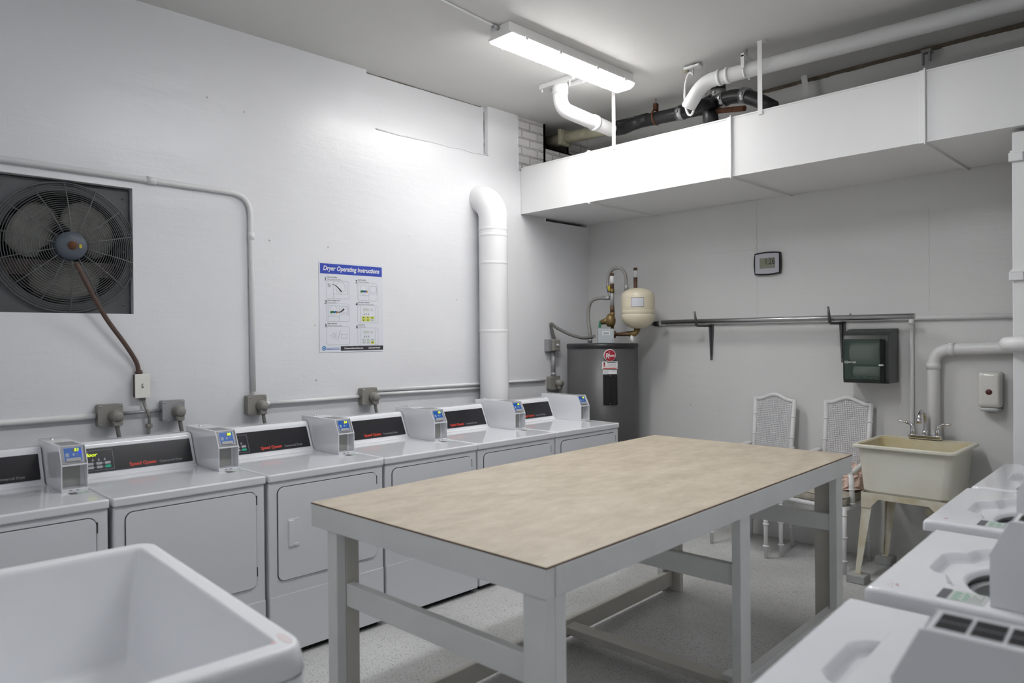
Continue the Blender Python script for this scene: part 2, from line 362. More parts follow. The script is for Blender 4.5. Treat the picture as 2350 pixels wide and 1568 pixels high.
# ------------------------------------------------------------------ the room
RX = 4.58; RY = -8.5
def wall_holes(name, fr, U, V, holes, m, m2, **t):
    """holes: (u0,v0,u1,v1,depth,material)"""
    us = sorted({0, U, *[h[0] for h in holes], *[h[2] for h in holes]}); vs = sorted({0, V, *[h[1] for h in holes], *[h[3] for h in holes]})
    mb = MB(); mb.mi(m)
    def quad(p, mm):
        bm = bmesh.new(); bm.faces.new([bm.verts.new(q) for q in p]); mb.add(bm, mm)
    for a, b in zip(us, us[1:]):
        for c, d in zip(vs, vs[1:]):
            if any(h[0] - 1e-6 <= a and b <= h[2] + 1e-6 and h[1] - 1e-6 <= c and d <= h[3] + 1e-6 for h in holes): continue
            quad([fr.p(a, c), fr.p(b, c), fr.p(b, d), fr.p(a, d)], m)
    for u0, v0, u1, v1, dp, mm in holes:
        quad([fr.p(u0, v0, -dp), fr.p(u1, v0, -dp), fr.p(u1, v1, -dp), fr.p(u0, v1, -dp)], mm)
        for (a, b, c, d) in ((u0, v0, u1, v0), (u1, v0, u1, v1), (u1, v1, u0, v1), (u0, v1, u0, v0)):
            if b == d == V: continue
            quad([fr.p(a, b), fr.p(c, d), fr.p(c, d, -dp), fr.p(a, b, -dp)], mm if mm is not GAP else m)
    o = mb.build(name); o['kind'] = 'structure'; return o
lf = Fr((0, RY, 0), (0, 1, 0), (0, 0, 1)); o_ = -RY
wall_holes('wall_left', lf, -RY, HC, [
    (o_ - 4.655, 1.717, o_ - 4.02, 2.417, 0.34, GAP),
    (o_ - 2.475, 3.067, o_ - 1.303, HC, 0.045, WALL),
    (o_ - 0.95, 3.0, o_ - 0.60, HC, 0.025, BRICK),
    (o_ - 0.60, 3.0, o_ - 0.0, 3.26, 0.025, BRICK),
    (o_ - 0.60, 3.26, o_ - 0.28, HC, 0.28, DIRTY),
    (o_ - 0.28, 3.26, o_ - 0.0, HC, 0.025, BRICK),
    (o_ - 0.60, 2.603, o_ - 0.02, 2.629, 0.10, GAP)], WALL, GAP)
wall_holes('wall_back', Fr((0, 0, 0), (1, 0, 0), (0, 0, 1)), RX, HC, [(0, 3.0, 0.42, 3.14, 0.02, BRICK)], WALLB, GAP)
def quad_struct(name, pts, m, thick):
    mb = MB(); a, b = pts; mb.box(a, b, m); o = mb.build(name); o['kind'] = 'structure'; return o
quad_struct('wall_right', ((RX, RY, 0), (RX + 0.1, 0, HC)), WALL, 0)
quad_struct('wall_front', ((0, RY - 0.1, 0), (RX, RY, HC)), WALL, 0)
quad_struct('floor', ((-0.05, RY, -0.1), (RX + 0.05, 0.05, 0)), FLOOR, 0)
quad_struct('ceiling', ((-0.35, RY, HC), (RX + 0.05, 0.05, HC + 0.1)), CEIL, 0)
# brown unfinished strip where the back wall meets the ceiling
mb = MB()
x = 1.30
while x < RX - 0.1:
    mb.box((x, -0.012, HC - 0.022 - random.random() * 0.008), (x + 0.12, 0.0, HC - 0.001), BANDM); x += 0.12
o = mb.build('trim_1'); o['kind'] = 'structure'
# rough plaster edge of the left wall's recess and pilaster
mb = MB()
pts = [(0.004, -0.952 + random.uniform(-.006, .006), 3.0 + k * 0.47 / 14) for k in range(15)]
mb.tube(pts, 0.006, WALL, 6)
pts = [(0.0, -2.475 - (0.012 if k % 3 else -0.004) + 0.0, 3.067 + 0.0) for k in range(2)]
mb.tube([(0.0, -2.40 + k * 0.1, 3.067 + random.uniform(-.006, .004)) for k in range(12)], 0.006, WALL, 6)
o = mb.build('trim_2'); o['kind'] = 'structure'
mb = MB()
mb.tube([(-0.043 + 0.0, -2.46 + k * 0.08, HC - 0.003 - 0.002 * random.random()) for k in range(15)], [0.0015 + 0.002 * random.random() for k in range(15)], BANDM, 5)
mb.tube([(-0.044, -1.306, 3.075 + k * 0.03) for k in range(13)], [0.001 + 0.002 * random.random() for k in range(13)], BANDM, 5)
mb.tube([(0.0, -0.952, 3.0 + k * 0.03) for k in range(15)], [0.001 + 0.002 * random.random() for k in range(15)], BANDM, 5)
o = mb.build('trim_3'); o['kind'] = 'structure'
# old nail scars, chipped plaster and hairline cracks in the walls and ceiling
SCAR = mat('scar in plaster', (0.50, 0.50, 0.49), 0.9, bump=0.6, bscale=80)
SCARD = mat('dark chip in plaster', (0.28, 0.28, 0.27), 0.9)
mb = MB()
def scar(fr, r):
    n_ = 14; P = [((r * (0.25 + 0.75 * random.random()) if k % 2 else r * 0.3) * math.cos(2 * PI * k / n_), (r * (0.25 + 0.75 * random.random()) if k % 2 else r * 0.3) * math.sin(2 * PI * k / n_)) for k in range(n_)]
    mb.prism(P, -0.001, 0.0008, fr, SCAR); mb.prism([(0.22 * a, 0.22 * b) for a, b in P], 0.0, 0.0014, fr, SCARD)
for y, z, r in ((-3.214, 2.197, 0.016), (-2.796, 2.192, 0.017), (-2.896, 1.292, 0.016), (-3.60, 3.02, 0.013), (-3.37, 2.98, 0.012), (-2.90, 1.66, 0.010), (-1.66, 1.87, 0.010), (-2.11, 2.33, 0.007), (-4.0, 1.46, 0.008)): scar(LW(y, z), r)
for x, z, r in ((1.09, 0.985, 0.014), (1.35, 0.955, 0.010), (0.33, 2.10, 0.008), (0.16, 2.02, 0.008), (3.0, 2.38, 0.008), (2.02, 2.11, 0.006)): scar(BW(x, z), r)
for x, y, r in ((0.86, -4.02, 0.016), (2.2, -1.9, 0.014)): scar(Fr((x, y, HC), (1, 0, 0), (0, -1, 0)), r)
for x, z0, z1 in ((1.69, 2.20, 2.62), (1.69, 1.72, 2.02), (2.90, 1.72, 2.40)):
    mb.tube([(x + random.uniform(-.003, .003), 0.0, z0 + (z1 - z0) * k / 12) for k in range(13)], 0.0011, SCAR, 4)
mb.tube([(1.25 + k * 0.05, 0.0, 2.245 + 0.004 * math.sin(k * 1.7)) for k in range(10)], 0.001, SCAR, 4)
o = mb.build('trim_4'); o['kind'] = 'structure'
# ------------------------------------------------------------------ ceiling light
def fixture(lab, y0, y1, x0, x1, lens):
    t = thing('ceiling_light', lab, 'light', ((x0 + x1) / 2, (y0 + y1) / 2, HC), 0)
    L = (y1 - y0) / 2; w = (x1 - x0) / 2
    mb = MB(); fr = Fr((0, 0, 0), (1, 0, 0), (0, 0, 1))     # u=x v=z w=-y
    mb.prism([(-w * 0.80, -0.0005), (w * 0.80, -0.0005), (w * 0.80, -0.055), (w, -0.062), (w, -0.072), (-w, -0.072), (-w, -0.062), (-w * 0.80, -0.055)], -L, L, fr, FIXT, 0.002)
    mb.build('housing', None, t)
    mb = MB(); mb.prism([(-w * 0.93, -0.0725), (w * 0.93, -0.0725), (w * 0.84, -0.090), (w * 0.55, -0.104), (-w * 0.55, -0.104), (-w * 0.84, -0.090)], -L + 0.010, L - 0.010, fr, lens)
    mb.build('diffuser_lens', None, t)
    for a_, b_ in ((-L + 0.004, -L + 0.0095), (L - 0.0095, L - 0.004)):
        mb = MB(); mb.prism([(-w * 0.95, -0.0722), (w * 0.95, -0.0722), (w * 0.86, -0.091), (w * 0.57, -0.106), (-w * 0.57, -0.106), (-w * 0.86, -0.091)], a_, b_, fr, LENSE); mb.build('lens_end', None, t)
    for i in (-1, 1):
        for j in (-0.8, -0.3, 0.3, 0.8):
            mb = MB(); mb.box((i * w * 0.97, j * L - 0.012, -0.085), (i * (w + 0.006), j * L + 0.012, -0.055), FIXT, 0.002); mb.build('latch', None, t)
    return t
fixture('lit white fluorescent ceiling light above the water pipe and duct', -2.30, -1.03, 1.075, 1.28, LENS1)
fixture('lit fluorescent ceiling light above the near end of the table', -3.75, -2.48, 2.40, 2.605, LENS2)
fixture('lit fluorescent ceiling light above and behind the white tub', -7.0, -5.73, 2.30, 2.505, LENS3)
mb = MB(); mb.tube(fillet([(1.165, -2.33, HC - 0.012), (1.165, -2.42, HC - 0.008), (1.20, -2.80, HC - 0.008), (1.26, -3.6, HC - 0.008)], 0.05), 0.0065, PIPEW, 8)
mb.tube([(1.165, -2.30, HC - 0.016), (1.165, -2.345, HC - 0.016)], 0.014, GALV2, 10)
mb.build('electrical_conduit', None, None, label='thin white conduit along the ceiling feeding the lit fluorescent light', category='conduit')
# ------------------------------------------------------------------ overhead duct
t = thing('air_duct', 'long white rectangular sheet metal duct hung below ceiling on back wall', 'duct', (0, 0, 2.63))
ys, DH = -0.92, 0.392
seams = [0.002, 0.755, 1.97, 3.13, 4.35]
for i in range(4):
    mb = MB(); mb.box((seams[i] + 0.001, ys, 0.0), (seams[i + 1] - 0.001, -0.004, DH), DUCTM, 0.004); mb.build('duct_section', None, t)
for sx in seams[1:4]:
    mb = MB(); mb.box((sx - 0.03, ys - 0.008, -0.007), (sx - 0.002, -0.003, DH + 0.006), DUCTM, 0.002)
    mb.box((sx - 0.004, ys - 0.018, -0.016), (sx + 0.003, -0.003, DH + 0.012), DUCTM, 0.001); mb.build('seam_flange', None, t)
mb = MB(); mb.box((0.0, ys - 0.003, DH - 0.008), (4.35, ys, DH + 0.003), DUCTM, 0.001); mb.box((0.0, ys - 0.003, -0.003), (4.35, ys, 0.006), DUCTM, 0.001)
mb.build('edge_seam', None, t)
t = thing('riser_duct', 'white vertical sheet metal riser duct standing under right end of overhead duct', 'duct', (3.52, -0.88, 0))
for a, b in ((0.0, 1.885), (1.89, 2.50), (2.505, 2.608)):
    mb = MB(); mb.box((0, 0, a), (0.88, 0.6, b), DUCTM, 0.004); mb.build('duct_section', None, t)
for z in (1.885, 2.50):
    mb = MB(); mb.box((-0.006, -0.022, z - 0.004), (0.91, 0.6, z + 0.010), DUCTM, 0.002); mb.box((-0.012, -0.02, z - 0.045), (0.05, 0.01, z), DUCTM, 0.003)
    mb.build('seam_flange', None, t)
for x, nm in ((1.0, 'left'), (2.172, 'right')):
    mb = MB(); f = Fr((x, -0.932, 3.02), (1, 0, 0), (0, 0, 1))
    mb.box((x - 0.016, -0.9265, 2.995), (x + 0.016, -0.9235, HC - 0.001), PIPEW, 0.001)
    mb.box((x - 0.03, -0.9275, HC - 0.004), (x + 0.03, -0.88, HC - 0.0005), PIPEW, 0.001)
    mb.build('hanger_strap', None, None, label='white flat hanger strap at the %s of two holding the duct front' % nm, category='strap', group='duct hanger straps')
mb = MB(); mb.prism([(-0.03, 0.0), (0.012, 0.0), (0.06, -0.44), (0.015, -0.44)], -0.004, 0.0, BW(2.12, HC - 0.002, -0.10), PIPEW)
mb.build('hanger_strap', None, None, label='short white strap between back wall and duct top, behind the front straps', category='strap')
mb = MB(); mb.box((2.87, -0.05, HC - 0.045), (2.93, -0.001, HC - 0.023), GALV2, 0.002); mb.box((2.875, -0.05, HC - 0.12), (2.885, -0.02, HC - 0.045), GALV2); mb.box((2.915, -0.05, HC - 0.1), (2.925, -0.02, HC - 0.045), GALV2)
mb.build('steel_bracket', None, None, label='small grey steel bracket high on the back wall above the duct', category='bracket')
# ------------------------------------------------------------------ pipes under the ceiling
t = thing('drain_pipe', 'white painted drain pipe bending down from ceiling beside fluorescent light', 'pipe', (0.79, -1.30, HC))
mb = MB(); mb.tube(fillet([(0, 0, -0.001), (0, 0, -0.20), (0.0, 0.60, -0.235), (0.0, 0.62, -0.236)], 0.13, 10), 0.055, PIPEW, 24); mb.build('pipe', None, t)
for p, q, r_ in (((0, 0.385, -0.223), (0, 0.425, -0.225), 0.062), ((0, 0, -0.025), (0, 0, -0.10), 0.060)):
    mb = MB(); mb.tube([p, q], r_, PIPEW, 24); mb.build('coupling', None, t)
mb = MB(); mb.box((-0.16, -0.03, -0.035), (0.17, -0.062, -0.001), PIPEW, 0.002); mb.box((-0.155, 0.062, -0.03), (0.165, 0.085, -0.001), PIPEW, 0.002)
mb.tube([(0.13, -0.045, -0.03), (0.13, -0.045, -0.075)], 0.006, PIPEW, 8); mb.tube([(-0.14, -0.045, -0.03), (-0.14, -0.045, -0.06)], 0.006, PIPEW, 8); mb.build('ceiling_clamp', None, t)
# long white pipe
t = thing('water_pipe', 'long thick white pipe running under ceiling in front of the duct', 'pipe', (1.72, -0.88, 3.33))
mb = MB(); e = Vector((1.0, 0.072, 0.0)).normalized()
pp = fillet([e * 2.82, (0.02, 0.002, 0), (-0.095, -0.01, -0.150)], 0.09, 10); pp += [pp[-1] + Vector((-0.004, 0, -0.008)), pp[-1] + Vector((-0.006, 0, -0.012))]; mb.tube(pp, [0.0495] * (len(pp) - 2) + [0.043, 0.025], PIPEW, 24); mb.build('pipe', None, t)
for d in (0.13, 0.19):
    mb = MB(); mb.tube([e * d, e * (d + 0.02)], 0.056, PIPEW, 24); mb.build('coupling', None, t)
for d in (0.33,):
    mb = MB(); p = e * d; mb.tube([p + Vector((0, 0.056 * math.cos(a), 0.056 * math.sin(a))) for a in [PI * 0.15 + k * PI * 1.7 / 16 + PI / 2 - PI * 1.0 for k in range(17)]], 0.007, PIPEW, 8)
    mb.box((p.x - 0.012, p.y - 0.064, 0.0), (p.x + 0.012, p.y - 0.058, 0.10), PIPEW, 0.001); mb.box((p.x - 0.012, p.y + 0.058, 0.0), (p.x + 0.012, p.y + 0.064, 0.08), PIPEW, 0.001)
    mb.box((p.x - 0.014, p.y - 0.064, 0.075), (p.x + 0.014, p.y + 0.064, 0.088), PIPEW, 0.002)
    mb.tube([(p.x, p.y, 0.08), (p.x, p.y, HC - 3.33 - 0.001)], 0.005, STEEL, 8); mb.build('pipe_hanger', None, t)
mb = MB(); mb.tube([Vector((-0.085, 0.0, 0.0)) + Vector((0.045 * math.cos(a), 0, 0.15 * math.sin(a) - 0.06)) for a in [PI * 0.3 + k * PI * 1.4 / 14 for k in range(15)]], 0.008, PIPEW, 8)
mb.tube([(-0.06, 0, 0.06), (-0.06, 0, HC - 3.331)], 0.006, STEEL, 8); mb.box((-0.12, -0.03, HC - 3.36), (0.0, 0.03, HC - 3.345), PIPEW, 0.002); mb.tube([(-0.14, 0.0, HC - 3.36), (-0.10, 0, HC - 3.36)], 0.014, BEIGEP, 8)
mb.build('ceiling_clamp', None, t)
# old beige + black iron stack on the back wall
t = thing('iron_drain_pipe', 'black cast iron drain pipe with steel clamps behind the duct', 'pipe', (0.0, -0.46, 3.33))
mb = MB(); mb.tube([(-0.12, 0, 0.02), (0.62, 0, 0.0)], 0.052, BEIGEP, 22); mb.tube([(0.10, 0, 0.014), (0.14, 0, 0.014)], 0.064, BEIGEP, 22); mb.build('beige_pipe', None, t)
mb = MB(); mb.box((0.085, -0.075, -0.05), (0.125, 0.075, 0.09), BEIGEP, 0.01); mb.build('pipe_clamp', None, t)
mb = MB(); mb.tube([(0.62, 0, 0), (1.62, 0, -0.04)], 0.050, BLKPIPE, 22); mb.tube(fillet([(0.79, -0.30, -0.09), (0.79, -0.10, -0.07), (0.88, 0, -0.01), (1.0, 0, -0.01)], 0.08), 0.052, BLKPIPE, 22)
mb.tube(fillet([(1.30, 0.0, -0.02), (1.50, 0, -0.03), (1.62, 0.0, 0.02), (1.62, 0, 0.10)], 0.1), 0.054, BLKPIPE, 22)
mb.tube(fillet([(1.55, -0.02, -0.03), (1.78, -0.06, -0.02), (1.95, -0.10, -0.09), (2.10, -0.12, -0.20)], 0.09), 0.050, BLKPIPE, 22)
mb.tube([(1.55, -0.02, 0.0), (1.62, -0.10, -0.22)], 0.055, BLKPIPE, 22); mb.tube([(1.640, -0.37, -0.135), (1.60, -0.03, -0.03)], 0.045, BLKPIPE, 22); mb.build('black_pipe', None, t)
for c, d in (((0.86, 0, -0.01), (1, 0, -0.03)), ((1.30, 0, -0.027), (1, 0, -0.03)), ((1.68, -0.04, -0.025), (1, -0.2, 0.05)), ((1.88, -0.085, -0.055), (1, -0.2, -0.4)), ((1.62, 0, 0.04), (0, 0, 1))):
    mb = MB(); c = Vector(c); d = Vector(d).normalized(); mb.tube([c - d * 0.028, c + d * 0.028], 0.057, STEEL, 22); mb.box((c.x - 0.008, c.y - 0.072, c.z - 0.01), (c.x + 0.008, c.y - 0.05, c.z + 0.01), STEEL, 0.002)
    mb.build('hose_clamp', None, t)
mb = MB(); mb.tube([Vector((1.07, 0.058 * math.cos(a), -0.01 + 0.058 * math.sin(a))) for a in [k * 2 * PI / 20 for k in range(20)]], 0.008, RUST, 8, closed=True)
mb.box((1.055, -0.02, 0.045), (1.085, 0.02, 0.10), RUST, 0.003); mb.tube([(1.07, 0, 0.10), (1.07, 0, HC - 3.331)], 0.005, STEEL, 8); mb.build('pipe_hanger', None, t)
mb = MB(); mb.tube([(1.62, -0.06, -0.10), (1.90, -0.14, -0.16)], 0.02, RUST, 10); mb.build('rusty_pipe', None, t)
mb = MB(); mb.tube([(1.5, 0.03, 0.0), (1.5, 0.03, HC - 3.331)], 0.004, STEEL, 8); mb.build('threaded_rod', None, t)
# ------------------------------------------------------------------ white vent pipe against left wall
t = thing('vent_pipe', 'thick white wrapped vent pipe rising between dryers and elbowing into left wall', 'pipe', (0.155, -1.40, 0))
mb = MB(); path = [(0, 0, 0.30)] + [(0, 0, z) for z in (0.8, 1.2, 1.6, 2.0, 2.3)] + [(0.0 - 0.17 + 0.17 * math.cos(a), 0, 2.52 + 0.17 * math.sin(a)) for a in [k * PI / 2 / 10 for k in range(11)]]
path = path[:6] + [Vector(p) for p in path[6:]]
mb.tube(path[:-1] + [(-0.20, 0, 2.69)], 0.115, WRAP, 36); mb.build('wrapped_pipe', None, t)
for z in (0.98, 1.62, 2.16, 2.38, 2.43):
    mb = MB(); mb.lathe([(0.1152, -0.012), (0.1175, -0.006), (0.1175, 0.006), (0.1152, 0.012)], WORLDZ((0, 0, z)), WRAP, 36); mb.build('wrap_band', None, t)
# ------------------------------------------------------------------ machines
def box_shell_payment(t, w, code, washer=False):
    y0, y1 = w - 0.108, w - 0.005
    f = Fr((0, y1, 0), (1, 0, 0), (0, 0, 1))        # u=x v=z w=-y
    D = y1 - y0
    mb = MB()
    outer = [(0.008, 0.9145), (0.425, 0.9145), (0.425, 1.031), (0.385, 1.110), (0.008, 1.110)]
    mb.prism(outer, 0, 0.0035, f, ENAMEL, 0.0008); mb.prism(outer, D - 0.0035, D, f, ENAMEL, 0.0008)
    core = [(0.010, 0.9145), (0.375, 0.9145), (0.375, 1.026), (0.409, 1.0275), (0.370, 1.106), (0.010, 1.108)]
    mb.prism(core, 0.0035, D - 0.0035, f, ENAMEL, 0.0)
    mb.box((0.375, y0 + 0.003, 1.026), (0.4265, y1 - 0.003, 1.033), ENAMEL, 0.001); mb.box((0.375, y0 + 0.003, 0.9145), (0.424, y1 - 0.003, 0.926), ENAMEL, 0.001)
    mb.box((0.008, y0 + 0.003, 1.104), (0.379, y1 - 0.003, 1.1105), ENAMEL, 0.001)
    body = mb.build('payment_box', None, t)
    sl = Vector((-0.04, 0, 0.079)); s = Fr((0.4095, y0 + 0.004, 1.0335), (0, 1, 0), sl)
    wd_, hh = D - 0.008, 0.083
    mb = MB(); mb.fbox(s, 0.0, 0.0, wd_, hh, 0.0005, 0.003, GRAYP); mb.fbox(s, 0.0, hh - 0.004, wd_, hh, 0.003, 0.006, STKD)
    mb.prism(rrect(0.011, 0.006, wd_ - 0.009, hh - 0.010, 0.004, 3), 0.003, 0.0065, s, LGRAY); mb.build('reader_bezel', None, body)
    mb = MB(); mb.fbox(s, 0.014, 0.022, wd_ - 0.013, hh - 0.012, 0.0066, 0.0078, BLUE)
    mb.fbox(s, 0.014, 0.010, 0.018, 0.022, 0.0066, 0.0078, BLUE); mb.fbox(s, wd_ - 0.017, 0.010, wd_ - 0.013, 0.022, 0.0066, 0.0078, BLUE)
    mb.fbox(s, 0.019, 0.030, 0.032, 0.046, 0.0078, 0.0086, ICON); mb.fbox(s, 0.022, 0.034, 0.029, 0.042, 0.0086, 0.009, GRAYP)
    mb.prism([(0.043, 0.038), (0.053, 0.047), (0.053, 0.031)], 0.0079, 0.0085, s, ICON)
    for k in (0, 1): mb.tube([s.p(0.056 + 0.005 * k + 0.004 * math.cos(a), 0.039 + (0.006 + 0.002 * k) * math.sin(a), 0.0083) for a in [-1.1 + 0.27 * q for q in range(9)]], 0.0009, ICON, 5)
    mb.prism(rrect(0.019, 0.008, wd_ - 0.019, 0.023, 0.005, 3), 0.0066, 0.011, s, GRAYP); mb.build('card_screen', None, body)
    if code:
        mb = MB(); mb.fbox(s, wd_ * 0.48, hh - 0.031, wd_ * 0.70, hh - 0.017, 0.0078, 0.0082, STKD)
        mb.text(code, 0.019, s, wd_ * 0.56, hh - 0.030, YEL, 0.0088, bold=0.03, shear=0.15)
        if code == '51': mb.prism([(wd_ * 0.80 + 0.004 * math.cos(a), hh - 0.036 + 0.005 * math.sin(a)) for a in [k * PI / 6 for k in range(12)]], 0.0079, 0.009, s, BLUEL)
        mb.build('digits', None, body)
    mb = MB(); mb.box((0.3755, y0 + 0.006, 0.930), (0.379, y1 - 0.020, 1.022), WINB, 0.001); mb.build('smoked_window', None, body)
    for q in (0.030, 0.055):
        mb = MB(); mb.box((0.424, y0 + q, 0.9175), (0.4247, y0 + q + 0.012, 0.9205), STKD); mb.build('slot', None, body)
    mb = MB()
    if washer:
        for i in range(5):
            for j in range(2):
                a = 0.145 + i * 0.046; c = y0 + 0.016 + j * 0.037
                mb.box((a, c, 1.1095), (a + 0.041, c + 0.033, 1.1113), GAP)
    else:
        mb.box((0.235, y0 + 0.012, 1.1100), (0.372, y1 - 0.014, 1.1112), STEEL)
        for i in range(9): mb.box((0.243 + i * 0.014, y0 + 0.018, 1.1112), (0.248 + i * 0.014, y1 - 0.020, 1.1119), GRAYP)
    mb.build('top_grille', None, body)
    mb = MB(); mb.lathe([(0.0, 0.009), (0.005, 0.008), (0.008, 0.004), (0.0085, 0.0)], WORLDZ((0.11, y0 + 0.035, 1.1105)), CHROME, 16); mb.build('lock', None, body)
    if washer:
        mb = MB(); mb.lathe([(0.0, 0.003), (0.004, 0.002), (0.0045, 0)], Fr((0.30, y1, 0.985), (1, 0, 0), (0, 0, 1)), GRAYP, 10)
    # service sticker on the deck in front of the box
    st = Fr((0.440, y0 + 0.018, 0.9142), (0, 1, 0), (-1, 0, 0))
    mb = MB(); l = 0.085
    if washer:
        body.location = (0.018, -0.037, -0.08 * 0.9145); body.scale = (1, 1, 1.08)
        st = Fr((0.555, y0 - 0.02, 0.9142), (-1, 0, 0), (0, -1, 0)); st = Fr((0.555, y1 - 0.03, 0.9142), (-1, 0, 0), (0, -1, 0))
        mb.fbox(st, 0.0, 0.0, 0.022, 0.080, 0.0003, 0.0008, STKD); mb.fbox(st, 0.024, 0.0, 0.100, 0.080, 0.0003, 0.0007, STK)
        for k in range(6): mb.fbox(st, 0.030, 0.006 + k * 0.012, 0.050 - 0.006 * (k % 2), 0.010 + k * 0.012, 0.0007, 0.0009, STKG)
        for k in range(7): mb.fbox(st, 0.054 + k * 0.006, 0.008, 0.0565 + k * 0.006, 0.072 - 0.014 * (k % 3), 0.0007, 0.0009, STKG if k < 2 else GRAYP)
        mb.build('service_sticker', None, t); return body
    mb.fbox(st, 0.0, -0.055, 0.03, -0.010, 0.0003, 0.0008, STKD)
    mb.fbox(st, 0.030, -0.055, l, -0.008, 0.0003, 0.0007, STK)
    for k in range(4): mb.fbox(st, 0.034, -0.050 + k * 0.011, l * (0.62 if k % 2 else 0.55), -0.047 + k * 0.011, 0.0007, 0.0009, STKG)
    for k in range(6): mb.fbox(st, l * 0.66, -0.052 + k * 0.007, l * (0.95 if k % 2 else 0.85), -0.050 + k * 0.007, 0.0007, 0.0009, STKG if k > 3 else GRAYP)
    mb.build('service_sticker', None, t)
    return body
def console_part(t, w, kind, right, code=''):
    f = Fr((0, right, 0), (1, 0, 0), (0, 0, 1)); mb = MB()
    L = right - 0.008
    prof = [(0.0, 0.9145), (0.168, 0.9145), (0.160, 0.921), (0.150, 0.925), (0.088, 1.066), (0.082, 1.074), (0.068, 1.080), (0.0, 1.080)]
    mb.prism(prof, 0, L, f, ENAMEL, 0.001); c = mb.build('console', None, t)
    s = Fr((0.150, 0.008, 0.925), (0, 1, 0), (-0.062, 0, 0.141))
    mb = MB(); mb.prism(rrect(0.012, 0.014, L - 0.014, 0.137, 0.003, 2), 0.0004, 0.0022, s, DARK); fa = mb.build('fascia', None, c)
    if kind == 'dryer':
        mb = MB(); x0 = L * 0.33
        mb.text('Speed Queen', 0.024, s, x0 + 0.05, 0.028, RED, 0.0027, bold=0.03, sx=0.95); mb.build('brand_lettering', None, c)
        mb = MB(); mb.text('Commercial Dryer', 0.0175, s, x0 + 0.190, 0.028, GLET, 0.0027, sx=0.84); mb.build('type_lettering', None, c)
        mb = MB(); u0, u1, v0, v1 = 0.002, 0.163, 0.024, 0.124
        for a in ((u0, v0, u1, v0 + .0012), (u0, v1 - .0012, u1, v1), (u0, v0, u0 + .0012, v1), (u1 - .0012, v0, u1, v1)): mb.fbox(s, *a, 0.0022, 0.0027, GLET)
        for i in range(4):
            for j in range(2):
                mm = KEYN if (i == 3 and j == 0) else KEYG
                mb.prism(rrect(0.012 + i * 0.037, 0.034 + j * 0.018, 0.038 + i * 0.037, 0.047 + j * 0.018, 0.004, 3), 0.0022, 0.0030, s, mm)
                if i < 3: mb.fbox(s, 0.041 + i * 0.037, 0.039 + j * 0.018, 0.045 + i * 0.037, 0.042 + j * 0.018, 0.0022, 0.0027, GLET)
        for i in range(3): mb.prism([(0.068 + i * 0.026, 0.072), (0.078 + i * 0.026, 0.072), (0.073 + i * 0.026, 0.086)], 0.0022, 0.0027, s, GLET)
        if code == '50': mb.text('door', 0.026, s, 0.040, 0.095, YEL, 0.0027, shear=0.3, bold=0.008)
        mb.build('control_panel', None, c)
    return c
def cabinet_front(t, w, door):
    mb = MB(); mb.box((0.02, 0.004, 0.026), (0.700, w - 0.004, 0.8745), ENAMEL2, 0.007); mb.build('cabinet', None, t)
    mb = MB(); mb.box((0.06, 0.03, 0.0), (0.67, w - 0.03, 0.0265), GAP); mb.build('toe_base', None, t)
    mb = MB(); mb.box((0.698, 0.005, 0.030), (0.7035, w - 0.005, 0.318), ENAMEL2, 0.003); mb.build('lower_panel', None, t)
    if door:
        f = Fr((0.700, 0, 0), (0, 1, 0), (0, 0, 1)); a, b = 0.050, w - 0.050
        mb = MB(); mb.prism(rrect(a - 0.0035, 0.3865, b + 0.0035, 0.8485, 0.034), 0.0, 0.0012, f, GAP)
        for z in (0.44, 0.78): mb.fbox(f, b - 0.002, z, b + 0.007, z + 0.045, 0.0, 0.005, GAP, 0.001)
        mb.build('door_gasket', None, t)
        mb = MB(); mb.prism(rrect(a, 0.390, b, 0.845, 0.031), 0.0012, 0.0080, f, ENAMEL2, 0.0012); d = mb.build('door', None, t)
        mb = MB(); u0, v0, u1, v1 = a + 0.048, 0.545, a + 0.112, 0.685
        mb.prism(rrect(u0, v0, u1, v1, 0.006, 3), 0.0075, 0.0105, f, ENAMEL, 0.001)
        mb.prism([(u0 + 0.004, v0 + 0.006), (u0 + 0.030, v0 + 0.006), (u0 + 0.030, v1 - 0.006), (u0 + 0.004, v1 - 0.006)], 0.0105, 0.017, f, ENAMEL, 0.0025)
        mb.prism(rrect(u0 + 0.032, v0 + 0.006, u1 - 0.006, v0 + 0.018, 0.004, 3), 0.0105, 0.016, f, ENAMEL, 0.0015)
        mb.build('handle', None, d)
